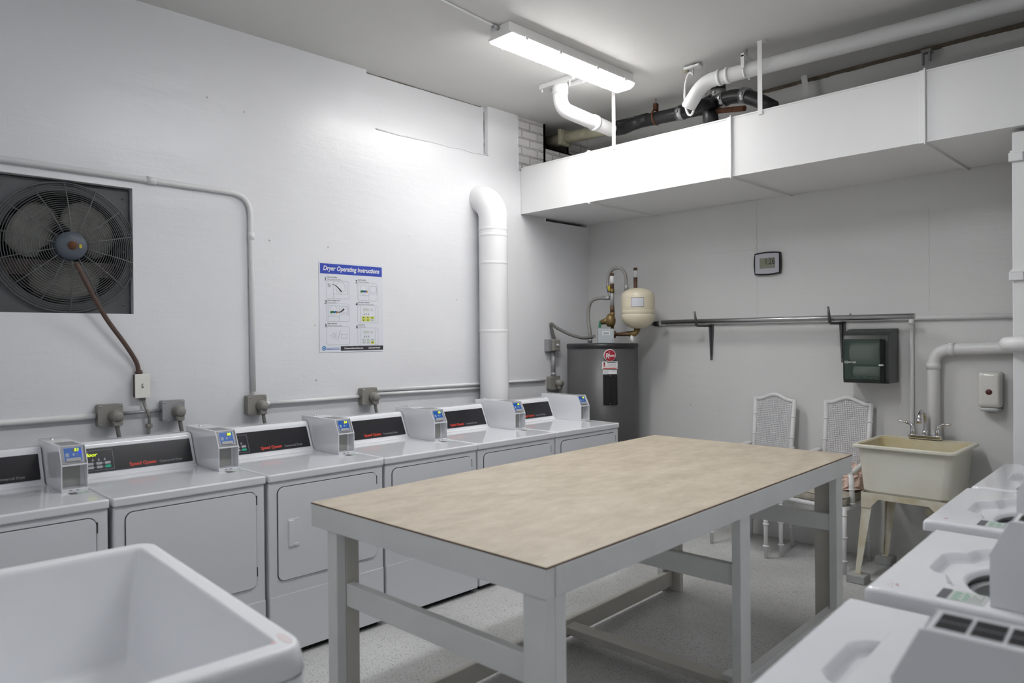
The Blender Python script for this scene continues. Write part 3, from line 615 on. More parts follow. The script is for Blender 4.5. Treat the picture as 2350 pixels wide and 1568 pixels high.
def deck_rings(w, lidclosed):
    """washer deck with a recessed well and tub"""
    mb = MB(); cy = w / 2; cx = 0.345
    poly = [(0.565, 0.26, 'm'), ]
    P = []
    half = [(0.0, 0.625), (0.085, 0.625), (0.125, 0.597), (0.125, 0.574), (0.20, 0.556), (0.255, 0.50), (0.262, 0.25), (0.215, 0.175), (0.0, 0.175)]   # (lateral, x)
    full = [(x, cy + l) for l, x in half] + [(x, cy - l) for l, x in half[-2:0:-1]]
    def ray(poly, a):
        d = Vector((math.cos(a), math.sin(a))); best = None
        for i in range(len(poly)):
            p = Vector(poly[i]) - Vector((cx, cy)); q = Vector(poly[(i + 1) % len(poly)]) - Vector((cx, cy)); e = q - p
            den = d.x * e.y - d.y * e.x
            if abs(den) < 1e-9: continue
            tt = (p.x * e.y - p.y * e.x) / den; s_ = (p.x * d.y - p.y * d.x) / den
            if tt > 0 and -1e-6 <= s_ <= 1 + 1e-6: best = tt if best is None else max(best, tt)
        return Vector((cx, cy)) + d * best
    rect = [(0.012, 0.012), (0.698, 0.012), (0.698, w - 0.012), (0.012, w - 0.012)]
    angs = [k * 2 * PI / 160 for k in range(160)]
    for c in rect: angs.append(math.atan2(c[1] - cy, c[0] - cx) % (2 * PI))
    angs.sort()
    R = lambda pl, z, sc=1.0: [Vector((cx + (q.x - cx) * sc, cy + (q.y - cy) * sc, z)) for q in (ray(pl, a) for a in angs)]
    C = lambda r, z, x0=0.345: [Vector((x0 + r * math.cos(a), cy + r * math.sin(a), z)) for a in angs]
    def grow(d): return [(0.012 - d, 0.012 - d), (0.698 + d, 0.012 - d), (0.698 + d, w - 0.012 + d), (0.012 - d, w - 0.012 + d)]
    rings = [R(grow(0.012), 0.8755), R(grow(0.012), 0.902), R(grow(0.009), 0.910), R(grow(0.003), 0.914), R(full, 0.914, 1.012), R(full, 0.9115, 0.995), R(full, 0.895, 0.955), R(full, 0.885, 0.93), C(0.212, 0.883), C(0.203, 0.879), C(0.198, 0.868)]
    mb.loft(rings, ENAMEL, True)
    for f in mb.bm.faces: f.smooth = abs(f.normal.z) < 0.97
    o = mb.build('top_deck')
    mb = MB(); mb.lathe([(0.200, 0.870), (0.206, 0.855), (0.235, 0.83), (0.235, 0.45), (0.0, 0.44)], Fr((0.345, cy, 0), (1, 0, 0), (0, 1, 0)), GRAYP, 48); 
    tub = mb.build('tub')
    mb = MB(); mb.lathe([(0.186, 0.845), (0.192, 0.852), (0.205, 0.85), (0.212, 0.838), (0.214, 0.58), (0.19, 0.56), (0.07, 0.555), (0.06, 0.60), (0.03, 0.66), (0.0, 0.665)], Fr((0.345, cy, 0), (1, 0, 0), (0, 1, 0)), DRUM, 48)
    dr = mb.build('drum')
    return o, tub, dr, full
def machine(kind, name, lab, loc, rz, w, code, group, lidclosed=False):
    t = thing(name, lab, kind if kind == 'dryer' else 'washing machine', loc, rz, group)
    if kind == 'dryer':
        cabinet_front(t, w, True)
        mb = MB(); mb.box((0.0, 0.0, 0.8755), (0.710, w, 0.914), ENAMEL, 0.008, 4)
        mb.box((0.150, 0.01, 0.9138), (0.178, w - 0.112, 0.917), ENAMEL, 0.001); mb.build('top_deck', None, t)
    else:
        mb = MB()
        mb.box((0.02, 0.004, 0.026), (0.700, 0.02, 0.8745), ENAMEL2, 0.003); mb.box((0.02, w - 0.02, 0.026), (0.700, w - 0.004, 0.8745), ENAMEL2, 0.003)
        mb.box((0.685, 0.004, 0.026), (0.700, w - 0.004, 0.8745), ENAMEL2, 0.003); mb.box((0.02, 0.004, 0.026), (0.035, w - 0.004, 0.8745), ENAMEL2, 0.003); mb.build('cabinet', None, t)
        mb = MB(); mb.box((0.06, 0.03, 0.0), (0.67, w - 0.03, 0.0265), GAP); mb.build('toe_base', None, t)
        o, tub, dr, full = deck_rings(w, lidclosed)
        for q in (o, tub, dr): q.parent = t
        cy = w / 2
        lid = [(0.572, cy - 0.185), (0.572, cy + 0.185), (0.556, cy + 0.21), (0.50, cy + 0.25), (0.25, cy + 0.255), (0.185, cy + 0.21), (0.185, cy - 0.21), (0.25, cy - 0.255), (0.50, cy - 0.25), (0.556, cy - 0.21)]
        mb = MB()
        if lidclosed: mb.prism(lid, 0.899, 0.9165, WORLDZ((0, 0, 0)), ENAMEL, 0.003)
        else:
            fl = Fr((0.185, 0, 0.915), (0.12, 0, 1), (0, 1, 0))
            mb.prism([(u - 0.185, v) for u, v in lid], 0.0, 0.014, fl, ENAMEL, 0.003)
        mb.build('lid', None, t)
        st = Fr((0.655, w - 0.035, 0.9142), (0, 1, 0), (-1, 0, 0)); mb = MB()
        for k in range(7):
            a = random.uniform(0, 6.28); r_ = random.uniform(0.004, 0.018)
            mb.fbox(st, -0.03 + r_ * math.cos(a), r_ * math.sin(a), -0.022 + r_ * math.cos(a), r_ * math.sin(a) + 0.003, 0.0002, 0.0006, PINKS)
        mb.build('pink_mark', None, t)
    console_part(t, w, kind, w - (0.112 if kind == 'dryer' else 0.150), code)
    box_shell_payment(t, w, code, kind != 'dryer')
    return t
DE = [-0.942, -1.664, -2.391, -3.084, -3.761, -4.439]
codes = {1: ('51', 'white dryer whose payment screen reads 51, nearest the exhaust fan'),
         2: ('50', 'white dryer whose payment screen reads 50, door word lit on its panel'),
         3: ('54', 'white dryer with handle showing on its door, payment screen reading 54'),
         4: ('53', 'white dryer whose payment screen reads 53, behind near end of wooden table'),
         5: ('49', 'white dryer in front of the thick white vent pipe'),
         6: ('45', 'white dryer at far end of row beside the grey water heater')}
dryer_edges = {6: (DE[1], DE[0]), 5: (DE[2], DE[1]), 4: (DE[3], DE[2]), 3: (DE[4], DE[3]), 2: (DE[5], DE[4]), 1: (DE[5] - 0.69, DE[5])}
dryer_x = {1: 0.334, 2: 0.34, 3: 0.343, 4: 0.340, 5: 0.336, 6: 0.338}
for i in (1, 2, 3, 4, 5, 6):
    a, b = dryer_edges[i]; w = b - a - 0.010
    machine('dryer', 'clothes_dryer', codes[i][1], (dryer_x[i], a + 0.005, 0), 0, w, codes[i][0], 'coin laundry dryers along the left wall')
def washer_at(far, near, lab, ang, closed=False):
    far = Vector(far); th = PI + math.radians(ang); fd = Vector((math.cos(th), math.sin(th)))
    w = (Vector(near) - far).length
    org = far - fd * 0.71
    return machine('washer', 'washing_machine', lab, (org.x, org.y, 0), th, w, '', 'top loading washers along the right side', closed)
washer_at((3.644, -3.505), (3.685, -4.225), 'white washing machine with its lid closed, nearest the viewpoint', 3.3, True)
washer_at((3.618, -2.664), (3.648, -3.396), 'white washing machine with open drum, just behind the closed-lid washer', 2.3)
washer_at((3.524, -1.846), (3.553, -2.55), 'white open washing machine standing between two other open washers', 2.3)
washer_at((3.513, -1.062), (3.533, -1.80), 'white washing machine at far end of its row, beside utility sink', 1.5)
# ------------------------------------------------------------------ folding table
TA = math.radians(1.913)
t = thing('folding_table', 'large wooden laundry folding table with mottled beige top and white painted frame', 'table', (2.9948, -3.9077, 0), TA)
TW, TL, TZ = 1.1996, 2.4795, 0.9355      # local: x from -TW to 0, y from 0 to TL
mb = MB(); mb.box((-TW + 0.002, 0.002, TZ - 0.0015), (-0.002, TL - 0.002, TZ), LAM)
mb.build('laminate_top', None, t)
mb = MB(); mb.box((-TW, 0, TZ - 0.005), (0, TL, TZ - 0.0015), EDGE); mb.box((-TW + 0.04, 0.04, TZ - 0.024), (-0.04, TL - 0.04, TZ - 0.005), WOODQ); mb.build('top_board', None, t)
def wob(mb, a, b, m, bev=0.004): mb.box(a, b, m, bev, 2)
mb = MB(); wob(mb, (-TW, 0.0, TZ - 0.092), (-0.001, 0.038, TZ - 0.0052), WOODP); mb.build('end_apron', None, t)
mb = MB(); wob(mb, (-TW, TL - 0.038, TZ - 0.092), (-0.001, TL, TZ - 0.0052), WOODP); mb.build('end_apron', None, t)
mb = MB(); wob(mb, (-0.038, 0.039, TZ - 0.092), (0.002, TL - 0.039, TZ - 0.0052), WOODP); mb.build('side_apron', None, t)
mb = MB(); wob(mb, (-TW, 0.039, TZ - 0.092), (-TW + 0.038, TL - 0.039, TZ - 0.0052), WOODP); mb.build('side_apron', None, t)
zt = TZ - 0.090
def leg(parts):
    mb = MB()
    for a, b, m in parts: wob(mb, a, b, m, 0.003)
    return mb.build('leg', None, t)
leg([((-0.096, 0.008, 0), (-0.012, 0.050, zt), WOODP), ((-0.096, 0.0505, 0), (-0.012, 0.100, zt), WOODP)])          # near right
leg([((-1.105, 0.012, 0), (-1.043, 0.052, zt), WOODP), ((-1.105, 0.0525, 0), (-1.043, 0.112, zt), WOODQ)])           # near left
leg([((-0.050, 1.200, 0), (-0.012, 1.289, zt), WOODP)])                                                                # middle right
leg([((-1.105, 1.215, 0), (-1.067, 1.304, zt), WOODP)])
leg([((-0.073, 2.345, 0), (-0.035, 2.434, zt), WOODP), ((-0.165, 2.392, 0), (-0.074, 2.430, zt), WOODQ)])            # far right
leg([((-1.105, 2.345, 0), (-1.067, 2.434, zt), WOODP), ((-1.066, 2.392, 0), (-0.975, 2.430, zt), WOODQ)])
for (a, b) in (((-1.043, 0.053, 0.555), (-0.0965, 0.089, 0.642)), ((-1.066, 1.22, 0.555), (-0.0505, 1.256, 0.642)), ((-1.066, 2.352, 0.545), (-0.0735, 2.390, 0.632))):
    mb = MB(); wob(mb, a, b, WOODP); mb.build('stretcher', None, t)
mb = MB(); wob(mb, (-0.098, 1.29, 0.055), (-0.050, 2.391, 0.142), WOODP); mb.build('bottom_rail', None, t)
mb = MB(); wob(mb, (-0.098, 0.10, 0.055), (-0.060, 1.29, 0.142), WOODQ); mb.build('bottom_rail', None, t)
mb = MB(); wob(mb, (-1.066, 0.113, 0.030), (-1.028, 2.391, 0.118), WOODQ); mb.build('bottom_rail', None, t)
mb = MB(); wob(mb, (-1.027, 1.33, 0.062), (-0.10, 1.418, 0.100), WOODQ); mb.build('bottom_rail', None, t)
mb = MB(); wob(mb, (-0.165, 1.33, 0.101), (-0.10, 1.40, 0.13), WOODP); mb.build('corner_block', None, t)
# ------------------------------------------------------------------ white tub cart, near left
t = thing('laundry_tub', 'big white moulded laundry tub with rounded rim, out of focus in the foreground', 'tub', (1.862, -4.552, 0), math.radians(-2.2))
X1, Y1 = 1.075, -0.75; ZT = 0.925
def ringr(ins, z, r, sx=0.0):
    P = rrect(0 + ins - sx, Y1 + ins - sx, X1 - ins + sx, 0.0 - ins + sx, r, 8); return [Vector((a, b, z)) for a, b in P]
mb = MB()
mb.loft([ringr(0, 0.02, 0.05, 0.05), ringr(0, ZT - 0.066, 0.05, 0.004)], POLY, True, (True, False)); mb.build('cabinet', None, t)
mb = MB()
mb.loft([ringr(0, ZT - 0.064, 0.055, 0.004), ringr(0, ZT - 0.060, 0.056, 0.008), ringr(0, ZT - 0.020, 0.056, 0.002), ringr(0, ZT - 0.010, 0.054, 0.0), ringr(0.004, ZT - 0.003, 0.052), ringr(0.012, ZT, 0.046), ringr(0.014, ZT, 0.045), ringr(0.043, ZT, 0.026), ringr(0.045, ZT, 0.025), ringr(0.049, ZT - 0.004, 0.023), ringr(0.052, ZT - 0.012, 0.022), ringr(0.053, ZT - 0.020, 0.022), ringr(0.080, ZT - 0.32, 0.022), ringr(0.086, ZT - 0.335, 0.024), ringr(0.10, ZT - 0.345, 0.03), ringr(0.22, ZT - 0.350, 0.05)], POLY, True, (False, True)); mb.build('basin', None, t)
mb = MB(); mb.lathe([(0.0, 0.001), (0.006, 0.0008), (0.007, 0)], WORLDZ((X1 - 0.05, -0.055, ZT)), PINKS, 12)
mb.build('screw', None, t)
mb = MB(); mb.prism([(X1 - 0.055 + 0.034 * math.cos(k * PI / 8) , -0.028 + 0.010 * math.sin(k * PI / 8)) for k in range(16)], ZT - 0.0005, ZT + 0.0004, WORLDZ((0, 0, 0)), PINKF); mb.build('pink_mark', None, t)
# ------------------------------------------------------------------ left wall services
def conduit(lab, pts, r, m=PIPEW, coup=(), fr=0.09, straps=()):
    mb = MB(); mb.tube(fillet(pts, fr, 8), r, m, 14)
    for a, b in coup: mb.tube([a, b], r * 1.28, m, 14)
    return mb.build('electrical_conduit', None, None, label=lab, category='conduit')
conduit('white conduit crossing above exhaust fan then dropping to an outlet box', [(0.018, -6.0, 2.485), (0.018, -3.348, 2.468), (0.018, -3.342, 1.245)], 0.016, coup=[((0.018, -3.95, 2.473), (0.018, -3.90, 2.472)), ((0.018, -3.345, 2.235), (0.018, -3.345, 2.19))], fr=0.13)
conduit('white conduit reaching outlet box below the exhaust fan from the left', [(0.02, -6.0, 1.168), (0.02, -4.222, 1.166)], 0.017)
conduit('thin grey conduit between the two outlet boxes under the fan switch', [(0.03, -4.098, 1.170), (0.03, -3.896, 1.172)], 0.010, GALV2)
conduit('white conduit left of the outlet box right of the poster bottom', [(0.02, -3.272, 1.165), (0.02, -2.580, 1.163)], 0.013, coup=[((0.02, -3.272, 1.165), (0.02, -3.24, 1.165))])
conduit('upper white conduit of two between outlet box and thick vent pipe', [(0.014, -2.446, 1.200), (0.014, -0.95, 1.190), (0.014, -0.645, 1.185)], 0.011)
conduit('lower white conduit of two between outlet box and thick vent pipe', [(0.02, -2.446, 1.172), (0.02, -1.42, 1.157)], 0.011)
def outlet(y, z, mt, lab, plug=True):
    t = thing('outlet_box', lab, 'outlet box', (0.001, y, z), 0, 'outlet boxes along the left wall'); f = Fr((0, 0, 0), (0, 1, 0), (0, 0, 1))
    mb = MB(); mb.prism(rrect(-0.059, -0.059, 0.059, 0.059, 0.008, 3), 0, 0.055, f, mt, 0.003); mb.build('box', None, t)
    mb = MB(); mb.prism(rrect(-0.061, -0.061, 0.061, 0.061, 0.010, 3), 0.055, 0.060, f, mt, 0.001)
    for a in (-1, 1):
        for b in (-1, 1): mb.lathe([(0.0, 0.003), (0.005, 0.002), (0.0055, 0)], Fr((0.060, a * 0.048, b * 0.048), (0, 1, 0), (0, 0, 1)), STEEL, 8)
    mb.build('cover_plate', None, t)
    return t
def plugcord(y, z, lab, cx, cyy, mt=GALV, zbot=0.75):
    t = thing('power_cord', lab, 'cord', (0.0615, y, z), 0, 'dryer power cords'); f = Fr((0, 0, 0), (0, 1, 0), (0, 0, 1))
    mb = MB(); mb.lathe([(0.030, 0), (0.034, 0.004), (0.034, 0.02), (0.030, 0.032), (0.028, 0.05), (0.022, 0.058), (0.0, 0.06)], f, mt, 24)
    mb.prism(rrect(-0.02, -0.052, 0.02, 0.0, 0.008, 3), 0.012, 0.048, f, mt, 0.004); mb.build('plug', None, t)
    mb = MB(); mb.tube(spline([(0.030, 0, -0.045), (0.035, 0.006, -0.10), (0.06, cyy, -0.22), (0.07, cyy + 0.02, zbot - z)], 8), 0.011, CORD, 10); mb.build('cord', None, t)
OB = [(-4.160, 1.168, GALV, 'olive grey outlet box below exhaust fan, left of the light switch drop'),
      (-3.834, 1.168, GALV2, 'silver grey outlet box right of the light switch drop'),
      (-3.336, 1.164, GALV, 'olive grey outlet box at foot of the tall white conduit'),
      (-2.514, 1.164, GALV, 'olive grey outlet box to the right below the poster'),
      (-0.557, 1.158, GALV, 'olive grey outlet box beside the grey water heater')]
PL = ['grey plug and cord from box left of the light switch drop', 'grey plug and cord from box right of the light switch drop',
      'grey plug and cord from box at foot of tall conduit', 'grey plug and cord from box below the poster', 'grey plug and cord from box beside water heater']
for (y, z, mt, lab), pl in zip(OB, PL):
    outlet(y, z, mt, lab); plugcord(y + 0.022, z - 0.005, pl, 0, 0.02, GALV)
# heater disconnect box
t = thing('disconnect_box', 'small grey disconnect box on left wall above outlet beside water heater', 'switch box', (0.001, -0.565, 1.494))
mb = MB(); mb.box((0, -0.075, -0.056), (0.05, 0.045, 0.056), GALV2, 0.006); mb.build('box', None, t)
mb = MB(); mb.box((0.05, -0.04, -0.05), (0.085, 0.05, 0.05), GALV, 0.008); mb.box((0.085, -0.005, -0.005), (0.095, 0.02, 0.012), WHITEP, 0.001); mb.build('cover', None, t)
conduit('grey conduit joining the disconnect box and outlet by water heater', [(0.035, -0.56, 1.438), (0.035, -0.557, 1.220)], 0.019, GALV2, coup=[((0.035, -0.557, 1.25), (0.035, -0.557, 1.22))])
mb = MB(); mb.tube(spline([(0.04, -0.545, 1.552), (0.04, -0.575, 1.62), (0.05, -0.60, 1.685), (0.09, -0.56, 1.645), (0.18, -0.50, 1.590), (0.33, -0.52, 1.560), (0.46, -0.57, 1.560), (0.56, -0.63, 1.570)], 8), 0.014, CORD, 12)
mb.build('flexible_conduit', None, None, label='grey flexible conduit looping from disconnect box to water heater', category='conduit')
# switch for the fan
t = thing('light_switch', 'ivory toggle switch on left wall below the exhaust fan', 'switch', (0.001, -3.995, 1.317)); f = Fr((0, 0, 0), (0, 1, 0), (0, 0, 1))
mb = MB(); mb.box((0, -0.034, -0.062), (0.046, 0.034, 0.062), FLEX, 0.003); mb.build('box', None, t)
mb = MB(); mb.prism(rrect(-0.039, -0.066, 0.039, 0.066, 0.004, 3), 0.046, 0.052, f, IVORY, 0.0015); mb.build('plate', None, t)
mb = MB(); mb.fbox(f, -0.005, -0.012, 0.005, 0.012, 0.052, 0.0535, LCD); mb.fbox(f, -0.003, -0.002, 0.003, 0.008, 0.0535, 0.062, IVORY, 0.001); mb.build('toggle', None, t)
mb = MB(); mb.tube(spline([(0.025, -3.985, 1.252), (0.028, -3.975, 1.20), (0.045, -3.965, 1.165), (0.03, -3.955, 1.10), (0.025, -3.958, 1.03), (0.025, -3.955, 0.85)], 8), 0.0085, BRAID, 10)
for z in (1.09, ): mb.box((0.012, -3.97, z - 0.01), (0.04, -3.94, z + 0.012), GALV, 0.003)
mb.tube([(0.025, -3.986, 1.255), (0.025, -3.984, 1.235)], 0.014, GALV, 10)
mb.build('flexible_conduit', None, None, label='thin ribbed grey conduit hanging below the toggle switch', category='conduit')
mb = MB(); mb.tube(spline([(0.10, -4.325, 1.975), (0.10, -4.30, 1.92), (0.085, -4.24, 1.80), (0.06, -4.17, 1.68), (0.045, -4.08, 1.55), (0.03, -4.02, 1.45), (0.025, -4.005, 1.385)], 8), 0.012, FLEX, 12)
mb.tube([(0.025, -4.007, 1.40), (0.025, -4.004, 1.381)], 0.018, FLEX, 12)
mb.build('flexible_conduit', None, None, label='brown flexible conduit hanging from fan motor to toggle switch', category='conduit')
# ------------------------------------------------------------------ exhaust fan
FY, FZ = -4.338, 2.064
t = thing('exhaust_fan', 'large grey caged exhaust fan set in a square opening of left wall', 'fan', (0, FY, FZ)); f = Fr((0, 0, 0), (0, 1, 0), (0, 0, 1))
mb = MB(); n = 64
def sq(a, h):
    c, s_ = math.cos(a), math.sin(a); k = h / max(abs(c), abs(s_)); return (k * c, k * s_)
A = [2 * PI * k / n + PI / 4 for k in range(n)]
def RG(fn, w): return [f.p(*fn(a), w) for a in A]
hu = 0.312; hv = 0.346
sqf = lambda a: (sq(a, 1)[0] * hu, sq(a, 1)[1] * hv)
circ = lambda r: (lambda a: (r * math.cos(a), r * math.sin(a)))
mb.loft([RG(sqf, -0.048), RG(sqf, -0.045), RG(circ(0.305), -0.045), RG(circ(0.30), -0.048), RG(circ(0.29), -0.14), RG(circ(0.292), -0.142)], FANP)
mb.build('panel', None, t)
for a, b in ((hu - 0.03, hv - 0.05), (hu - 0.03, 0.0), (hu - 0.03, -hv + 0.05), (-hu + 0.03, hv - 0.05)):
    mb = MB(); mb.lathe([(0, 0.006), (0.006, 0.005), (0.007, 0)], Fr((-0.045, a, b), (0, 1, 0), (0, 0, 1)), WIRE, 8); mb.build('bolt', None, t)
mb = MB(); mb.lathe([(0.0, 0.095), (0.045, 0.094), (0.068, 0.085), (0.075, 0.07), (0.076, -0.04), (0.07, -0.06), (0.0, -0.062)], f, MOTOR, 32); mo = mb.build('motor', None, t)
mb = MB(); mb.lathe([(0, 0.112), (0.016, 0.110), (0.022, 0.10), (0.023, 0.09)], f, RUST, 20); mb.build('cap', None, mo)
mb = MB(); mb.box((0.094, 0.030, -0.012), (0.097, 0.042, 0.008), YELT); mb.build('tag', None, mo)
for k in range(3):
    a0 = math.radians((42, 146, 272)[k]); mb = MB(); bm = bmesh.new(); g = []
    for i in range(9):
        r = 0.055 + 0.215 * i / 8; wdt = 0.085 + 0.27 * math.sin(min(1.0, i / 6.2) * PI / 2); row = []
        if i == 8: wdt *= 0.80; 
        if i == 7: wdt *= 0.93
        for j in range(9):
            q = (j / 8 - 0.5); aa = a0 + q * wdt / max(r, 0.13) * (1.0 if i > 2 else 0.8)
            row.append(bm.verts.new(f.p(r * math.cos(aa), r * math.sin(aa), -0.095 + q * 0.085 + 0.02 * math.cos(q * 3))))
        g.append(row)
    for i in range(8):
        for j in range(8): bm.faces.new((g[i][j], g[i + 1][j], g[i + 1][j + 1], g[i][j + 1]))
    bmesh.ops.solidify(bm, geom=bm.faces[:], thickness=0.003); mb.add(bm, BLADE, True); mb.build('blade', None, t)
mb = MB(); mb.lathe([(0.0, -0.065), (0.06, -0.066), (0.06, -0.12), (0, -0.121)], f, RUST, 24); mb.build('hub', None, t)
mb = MB()
def dome(r): return 0.062 - 0.085 * (max(0, r - 0.10) / 0.245) ** 2.2
nr = 24
for i in range(nr):
    r = 0.085 + 0.255 * i / (nr - 1)
    mb.tube([f.p(r * math.cos(a), r * math.sin(a), dome(r)) for a in [2 * PI * k / 56 for k in range(56)]], 0.0019, WIRE, 5, closed=True)
for k in range(14):
    a = 2 * PI * (k + 0.5) / 14 + 0.03
    mb.tube([f.p(r * math.cos(a), r * math.sin(a), dome(r) + 0.003) for r in [0.07 + 0.275 * j / 8 for j in range(9)]] + [f.p(0.343 * math.cos(a), 0.343 * math.sin(a), -0.04)], 0.003, WIRE, 5)
mb.tube([f.p(0.341 * math.cos(a), 0.341 * math.sin(a), -0.022) for a in [2 * PI * k / 64 for k in range(64)]], 0.0045, WIRE, 6, closed=True)
mb.build('guard', None, t)
t = thing('louvre_shutter', 'dark louvred shutter with pale boards seen behind the fan blades', 'shutter', (-0.33, FY, FZ))
mb = MB(); mb.box((0, -0.31, -0.13), (0.03, 0.31, -0.045), PINKB, 0.003); mb.build('pale_board', None, t)
for z in (-0.30, -0.2, 0.04, 0.13, 0.22):
    mb = MB(); mb.box((0.0, -0.31, z), (0.012, 0.31, z + 0.07), FANP, 0.002, mtx=Matrix.Rotation(0.0, 4, 'Y')); mb.build('slat', None, t)
# ------------------------------------------------------------------ poster
PY0, PY1, PZ0, PZ1 = -2.869, -2.357, 1.478, 2.090
t = thing('instruction_poster', 'white Dryer Operating Instructions poster with blue header on left wall', 'poster', (0.002, PY0, PZ0))
PWd, PHt = PY1 - PY0, PZ1 - PZ0; f = Fr((0, 0, 0), (0, 1, 0), (0, 0, 1))
def PU(u): return u * PWd
def PV(v): return (1 - v) * PHt
mb = MB(); mb.fbox(f, 0, 0, PWd, PHt, 0, 0.0012, PAPER); mb.build('sheet', None, t)
mb = MB(); mb.fbox(f, PU(0.015), PV(0.130), PU(0.985), PV(0.018), 0.0012, 0.0015, HEADB)
mb.text('Dryer Operating Instructions', 0.044, f, PU(0.5), PV(0.092), WHITEP, 0.0018, 'CENTER', bold=0.025, shear=0.2, sx=0.86); mb.build('header', None, t)
heads = [('Clean Lint Filter', 'Limpie el filtro de pelusa'), ('Load Laundry', 'Coloque las prendas'), ('Close Loading Door', 'Cierre la puerta'),
         ('Set Fabric Selector', 'Seleccione el ciclo de secado'), ('Make Payment', 'Deslice la tarjeta de pago'), ('Press Start', 'Presione Start')]
mb = MB()
for i in range(6):
    ic = MB(); c, r = i % 2, i // 2; u0 = (0.105, 0.580)[c]; u1 = (0.455, 0.915)[c]; v0 = (0.200, 0.457, 0.715)[r] + c * 0.012; v1 = v0 + 0.205
    a, b, cc, d = PU(u0), PV(v1), PU(u1), PV(v0)
    P1 = rrect(a, b, cc, d, 0.018, 4); P2 = rrect(a + 0.0018, b + 0.0018, cc - 0.0018, d - 0.0018, 0.0165, 4)
    bm = bmesh.new(); A1 = [bm.verts.new((p[0], p[1], 0.0015)) for p in P1]; A2 = [bm.verts.new((p[0], p[1], 0.0015)) for p in P2]
    for k in range(len(P1)): bm.faces.new((A1[k], A1[(k + 1) % len(P1)], A2[(k + 1) % len(P1)], A2[k]))
    mb.add(bm, INKG, False, f.m)
    mb.text(str(i + 1), 0.032, f, a - 0.014, d - 0.004, INK, 0.0016, bold=0.02, shear=0.1)
    mb.text(heads[i][0], 0.0135, f, a + 0.006, d + 0.0165, INK, 0.0016, sx=0.92); mb.text(heads[i][1], 0.0125, f, a + 0.006, d + 0.003, INKG, 0.0016, sx=0.88)
    w_, h_ = cc - a, d - b
    def q(x0, y0, x1, y1, m, w0=0.0013): ic.fbox(f, a + x0 * w_, b + y0 * h_, a + x1 * w_, b + y1 * h_, w0, w0 + 0.0003, m)
    def ring(x, y, rx, ry, m, rw=0.0012): ic.tube([f.p(a + x * w_ + rx * math.cos(k * PI / 10), b + y * h_ + ry * math.sin(k * PI / 10), 0.0015) for k in range(20)], rw * 0.5, m, 4, closed=True)
    def hl(x0, x1, y, m=INKG): q(x0, y, x1, y + 0.012, m)
    def vl(x, y0, y1, m=INKG): q(x, y0, x + 0.009, y1, m)
    if i == 0:
        hl(0.3, 0.92, 0.93); hl(0.3, 0.92, 0.25); vl(0.3, 0.05, 0.93); vl(0.91, 0.25, 0.93); ring(0.62, 0.62, 0.036, 0.04, INKG)
        ic.tube([f.p(a + w_ * (0.66 - 0.40 * k / 8), b + h_ * (0.40 + 0.38 * math.sin(k / 8 * PI * 0.5)), 0.0016) for k in range(9)], [0.0045 - 0.0004 * k for k in range(9)], INK, 5)
        for k in range(4): q(0.07 + k * 0.035, 0.62, 0.09 + k * 0.035, 0.86 - k * 0.03, INKG)
    elif i in (1, 2):
        hl(0.06, 0.56, 0.30); hl(0.06, 0.56, 0.88); vl(0.06, 0.05, 0.88); vl(0.56, 0.05, 0.88); ring(0.31, 0.62, 0.028, 0.034, INKG); hl(0.6, 0.95, 0.84); vl(0.94, 0.35, 0.84); ring(0.78, 0.66, 0.027, 0.028, INKG); ring(0.79, 0.44, 0.027, 0.010, INKG)
        for k, mm in enumerate((GPR, GPR, BPR, BPR, OPR)): ic.prism([(a + w_ * (0.20 + 0.065 * k) + 0.009 * math.cos(z), b + h_ * (0.52 + 0.02 * (k % 2)) + 0.008 * math.sin(z)) for z in [j * PI / 5 for j in range(10)]], 0.0016, 0.0019, f, mm)
        if i == 2: ic.tube([f.p(a + w_ * (0.50 + 0.27 * k / 8), b + h_ * (0.53 + 0.22 * (k / 8) ** 2.5), 0.002) for k in range(9)], [0.002 + 0.0006 * k for k in range(8)] + [0.001], INK, 5)
    elif i == 4:
        ring(0.30, 0.5, 0.012, 0.016, INKG, 0.002); vl(0.40, 0.3, 0.7); hl(0.10, 0.22, 0.5); ic.prism([(a + w_ * 0.46, b + h_ * 0.22), (a + w_ * 0.475, b + h_ * 0.22), (a + w_ * 0.60, b + h_ * 0.78), (a + w_ * 0.585, b + h_ * 0.78)], 0.0013, 0.0016, f, INKG)
        hl(0.60, 0.92, 0.56); hl(0.64, 0.88, 0.34); vl(0.64, 0.34, 0.56); vl(0.87, 0.34, 0.56)
    else:
        vl(0.15, 0.05, 0.95); vl(0.85, 0.05, 0.95); q(0.27, 0.68, 0.56, 0.84, STK); q(0.63, 0.69, 0.74, 0.83, STK)
        for k in range(3): ic.prism([(a + w_ * (0.29 + 0.10 * k), b + h_ * 0.46), (a + w_ * (0.36 + 0.10 * k), b + h_ * 0.46), (a + w_ * (0.325 + 0.10 * k), b + h_ * 0.60)], 0.0013, 0.0016, f, INKG)
        for k in range(3):
            for j in range(2):
                yl = (i == 3 and not (k == 2 and j == 0)) or (i == 5 and k == 2 and j == 0)
                q(0.21 + 0.21 * k, 0.10 + 0.15 * j, 0.39 + 0.21 * k, 0.23 + 0.15 * j, YPR if yl else STK); q(0.27 + 0.21 * k, 0.14 + 0.15 * j, 0.31 + 0.21 * k, 0.20 + 0.15 * j, INK if yl else INKG, 0.0016)
    ic.build('step_drawing', None, t)
mb.build('step_frames', None, t)
mb = MB(); mb.fbox(f, PU(0.315), PV(0.985), PU(0.995), PV(0.935), 0.0012, 0.0015, INK)
mb.text('CommercialLaundries.com', 0.0175, f, PU(0.37), PV(0.969), WHITEP, 0.0017, bold=0.02, sx=0.80); mb.text('1-855-254-WASH', 0.0175, f, PU(0.745), PV(0.969), WHITEP, 0.0017, bold=0.02, sx=0.80)
